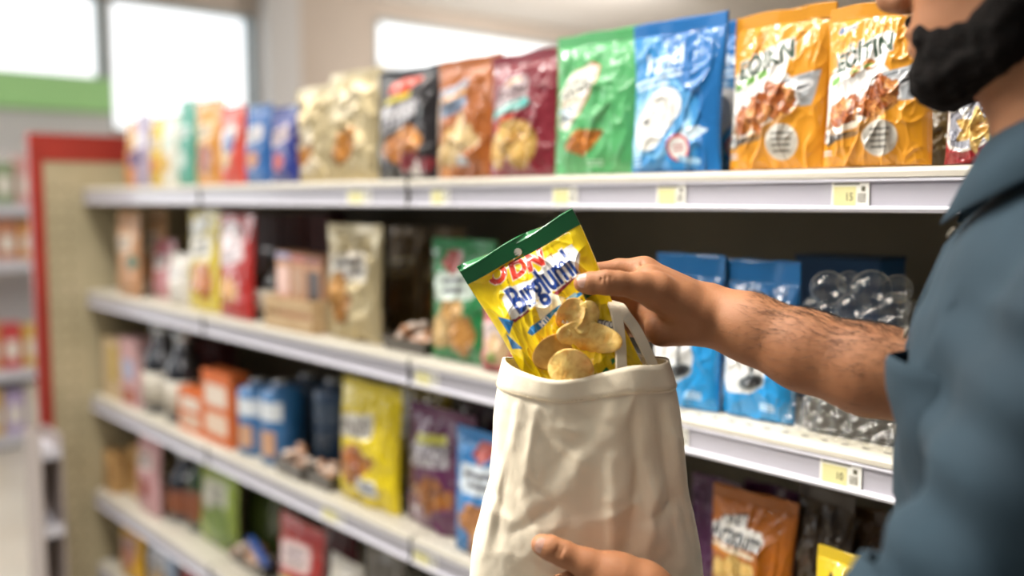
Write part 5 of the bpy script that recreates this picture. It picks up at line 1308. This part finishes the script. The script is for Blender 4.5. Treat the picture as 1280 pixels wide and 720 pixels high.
# shirt
shirtm = mat('shirt_cotton', '#1f3541', rough=.9, col2='#1a2d38', nscale=8, bump=.3, bscale=600, bdist=.0008)
S_ = []
def se(c, r, k=.05): S_.append(Ell(bd(*c), r, BR, k))
se((-.040, 0, -.405), (.126, .178, .215)); se((-.035, 0, -.62), (.118, .168, .22)); se((-.045, 0, -.84), (.125, .175, .17))
for q, e2, w in ((SR, EL, 1), (SL, EB, 1)):
    S_.append(Cone(bd(-.06, 0, -.205), q + V3(0, 0, .008), .045, .048, .04)); S_.append(Cone(q, e2 * .9 + q * .1, .060, .056, .04))
S_.append(Half(bd(0, 0, -.97), -UPW))
fold1 = waves(7, 10, 25, 60, .0045); fold2 = waves(9, 10, 70, 130, .0016)
SX, SY = EB - SL, None
def folds(P):
    d = fold1(P * V3(1, 1, .6)) + fold2(P)
    t = ((P - SL) @ SX) / (SX @ SX); r = np.linalg.norm(P - SL - np.clip(t, 0, 1)[:, None] * SX, axis=1)
    m = (r < .11) & (t > .05); d = d + np.where(m, .004 * np.sin(t * 26 + (P @ fd) * 28), 0)
    return d
shirt = nets('shirt', S_, .0045, shirtm, man, folds, 2)
for e2, q in ((EB, SL), (EL, SR)):   # rolled cuffs
    dr = (e2 - q) / np.linalg.norm(e2 - q); a = e2 - dr * .055; b = e2 - dr * .018
    u1 = np.cross(dr, UPW); u1 /= np.linalg.norm(u1); u2 = np.cross(dr, u1); vs = []; fs = []; n = 40
    for c_, rr in ((a, .061), (a, .0665), (a * .5 + b * .5, .068), (b, .0665), (b, .058), (a, .058)):
        for i in range(n): th = 2 * math.pi * i / n; vs.append(c_ + (u1 * math.cos(th) + u2 * math.sin(th)) * (rr + .0012 * math.sin(th * 3)))
    for j in range(5):
        for i in range(n): k = (i + 1) % n; fs.append((j * n + i, j * n + k, (j + 1) * n + k, (j + 1) * n + i))
    obj('cuff', vs, fs, shirtm, shirt, True)
# collar: stand and folded leaf, open at the front
vs = []; fs = []; n = 64; prof = [(.068, -.215, 0), (.067, -.150, 0), (.070, -.140, 0), (.076, -.148, 0), (.101, -.192, 1), (.0995, -.1945, 1), (.073, -.154, 0), (.069, -.147, 0)]
for i in range(n + 1):
    f = i / n; th = math.radians(24 + (360 - 48) * f); e = max(0, 1 - min(f, 1 - f) / .16)
    for r, z, leaf in prof:
        R_ = r + leaf * (.004 * e); zz = z - leaf * .016 * e - .028 * max(0, math.cos(th)) * (1 if z < -.19 or leaf else .9)
        vs.append(bd(-.046 + R_ * math.cos(th) * 1.02, R_ * math.sin(th) * 1.0, zz + .012 * (1 - math.cos(th)) / 2))
m_ = len(prof)
for i in range(n):
    for k in range(m_ - 1): fs.append((i * m_ + k, i * m_ + k + 1, (i + 1) * m_ + k + 1, (i + 1) * m_ + k))
obj('collar', vs, fs, shirtm, shirt, True)
# placket, buttons and breast pocket laid on the shirt front
from mathutils.bvhtree import BVHTree
def bvh_of(o): return BVHTree.FromPolygons([v.co for v in o.data.vertices], [p.vertices for p in o.data.polygons])
tree = bvh_of(shirt)
def on_front(y, z, lift):
    hit = tree.ray_cast(Vector(bd(.5, y, z)), Vector(-fd), 1.0)
    return (np.array(hit[0]) + np.array(hit[1]) * lift) if hit[0] is not None else bd(.09, y, z)
def patch(name, y0, y1, z0, z1, lift, bulge=None, ny=10, nz=24, m=shirtm):
    vs = []; fs = []
    for j in range(nz + 1):
        for i in range(ny + 1):
            y = y0 + (y1 - y0) * i / ny; z = z0 + (z1 - z0) * j / nz; e = 0 if 0 < i < ny and 0 < j < nz else 1
            l = lift if not e else lift * .1
            if bulge: l += bulge(i / ny, j / nz)
            vs.append(on_front(y, z, l))
    for j in range(nz):
        for i in range(ny): k = j * (ny + 1) + i; fs.append((k, k + 1, k + ny + 2, k + ny + 1))
    return obj(name, vs, fs, m, shirt, True)
patch('placket', -.016, .016, -.93, -.225, .003)
patch('breast_pocket', .035, .145, -.475, -.345, .0035, lambda u, v: .017 * math.sin(math.pi * u) * max(0, v - .45) / .55 if v > .45 else 0)
for z in (-.245, -.335, -.425, -.515, -.605, -.695):
    c_ = on_front(0, z, .0048); hit = tree.ray_cast(Vector(bd(.5, 0, z)), Vector(-fd), 1.0)
    b_ = MB().lathe([(.0052, -.0012), (.0056, 0), (.0048, .001), (.0036, .0007)], 18).build('button', mat('button', '#8d8576', rough=.3), shirt, True)
    b_.matrix_world = Vector(hit[1] if hit[0] is not None else fd).to_track_quat('Z', 'Y').to_matrix().to_4x4(); b_.location = tuple(c_)
# trousers and shoes
T_ = [Ell(bd(-.045, 0, -.90), (.122, .170, .12), BR, .05)]; Z0 = Hc[2]; feet = []
for s in (-1, 1):
    hip = bd(-.045, s * .09, -.93); kn = bd(-.02, s * .10, -(Z0 - .50)); an = bd(-.06, s * .105, -(Z0 - .075)); T_.append(Cone(hip, kn, .088, .062, .03)); T_.append(Cone(kn, an, .062, .050, .02)); feet.append(an)
T_.append(Half(V3(0, 0, .05), -UPW))
nets('trousers', T_, .007, mat('trousers', '#252a36', rough=.85, bump=.3, bscale=500, bdist=.001), man, waves(11, 10, 20, 60, .004), 2)
for an in feet:
    a = V3(an[0], an[1], 0); F_ = [Cone(a - fd * .05 + UPW * .045, a + fd * .02 + UPW * .065, .042, .046, .02), Cone(a + fd * .02 + UPW * .05, a + fd * .15 + UPW * .035, .045, .036, .03), Half(V3(0, 0, .001), -UPW)]
    nets('shoe', F_, .004, mat('shoe', '#2b211b', rough=.45), man, None, 1)
# hair on the forearm
cu = bpy.data.curves.new('arm_hair', 'CURVE'); cu.dimensions = '3D'; cu.bevel_depth = .00013; cu.bevel_resolution = 0
mt = bvh_of(man); rnd = random.Random(12); cnt = 0
A0, A1 = np.array(fa[-1][0]), np.array(fa[1][0]); ax = A1 - A0; L_ = np.linalg.norm(ax); axn = ax / L_
va = UPW - axn * (UPW @ axn); va /= np.linalg.norm(va); vb = np.cross(axn, va)
while cnt < 1500:
    t = rnd.uniform(.17, 1.0); th = rnd.gauss(math.radians(22), math.radians(42)); 
    if rnd.random() > min(1, .25 + t * 1.2): continue
    o_ = A0 + ax * t; d_ = va * math.cos(th) + vb * math.sin(th) * (1 if (vb @ -FW) > 0 else -1)
    hit = mt.ray_cast(Vector(o_ + d_ * .2), Vector(-d_), .2)
    if hit[0] is None: continue
    p = np.array(hit[0]); n_ = np.array(hit[1]); L = rnd.uniform(.007, .016)
    flow = -axn * .75 + UPW * rnd.uniform(-.55, .25) + RT * rnd.uniform(-.2, .2); flow -= n_ * (flow @ n_); flow /= np.linalg.norm(flow)
    sp = cu.splines.new('POLY'); sp.points.add(3); bend = np.cross(n_, flow) * rnd.uniform(-.2, .2)
    for i in range(4):
        u = i / 3; q = p + flow * L * u + bend * L * u * u + n_ * (.0002 + .0016 * math.sin(u * 2.4)); sp.points[i].co = (*q, 1); sp.points[i].radius = 1 - .75 * u
    cnt += 1
ah = bpy.data.objects.new('arm_hair', cu); COL.objects.link(ah); ah.parent = man; cu.materials.append(mat('arm_hair', '#1a120d', rough=.6)); ah['kind'] = 'stuff'
# ---------------------------------------------------------------- nudge goods that touch a neighbour a little deeper into the shelf
bpy.context.view_layer.update()
GOODS = [o for o in COL.objects if o.parent is None and o.get('category') in ('bag', 'pouch', 'box', 'bottle', 'tray', 'crate', 'tumblers', 'pack') and o.name != 'chip_bag']
def _tree(o):
    vs, ps = [], []
    for q in [o] + list(o.children_recursive):
        if q.type != 'MESH': continue
        mw = q.matrix_world; b = len(vs); vs += [mw @ v.co for v in q.data.vertices]; ps += [tuple(b + i for i in p.vertices) for p in q.data.polygons]
    a = np.array([v[:] for v in vs]); return [a.min(0), a.max(0), BVHTree.FromPolygons(vs, ps)]
BAYS = [_tree(o) for o in COL.objects if o.get('category') in ('shelving', 'end panel')]
TR = {o: _tree(o) for o in GOODS}
def hit(a, b): return bool(np.all(a[0] < b[1]) and np.all(b[0] < a[1]) and a[2].overlap(b[2]))
START = {o: o.location.y for o in GOODS}
def limit(o): return o.location.y - START[o] < .085 and o.location.y + (TR[o][1][1] - TR[o][0][1]) / 2 < DEPTH - .035
IN_CRATE = {'cartons in the wooden crate'}
for _ in range(24):
    moved = 0
    for i, a in enumerate(GOODS):
        for b in GOODS[i + 1:]:
            if {a.get('category'), b.get('category')} == {'crate', 'box'} or a.get('group') in IN_CRATE and b.get('group') in IN_CRATE: continue
            if hit(TR[a], TR[b]):
                p = b if b.location.y - START[b] < a.location.y - START[a] + (.02 if b.location.x < a.location.x else -.02) else a
                if abs(a.location.y - b.location.y) > .05: p = a if a.location.y > b.location.y else b
                if p.get('group') in IN_CRATE or p.get('category') in ('crate', 'pack'): p = a if p is b else b
                if not limit(p): p = a if p is b else b
                if not limit(p): continue
                d = V3(p.location.x, p.location.y, 0) - V3(CAM[0], CAM[1], 0); d /= d[1]
                s_ = .004
                p.location.x += d[0] * s_ if p.location.x > XL + .2 else .0012; p.location.y += s_
                bpy.context.view_layer.update(); TR[p] = _tree(p); moved += 1
    if not moved: break
for o in GOODS:      # keep clear of the end panel
    for k in range(24):
        if any(hit(TR[o], t) for t in BAYS): 
            o.location.x += .0012; bpy.context.view_layer.update(); TR[o] = _tree(o)
        else: break
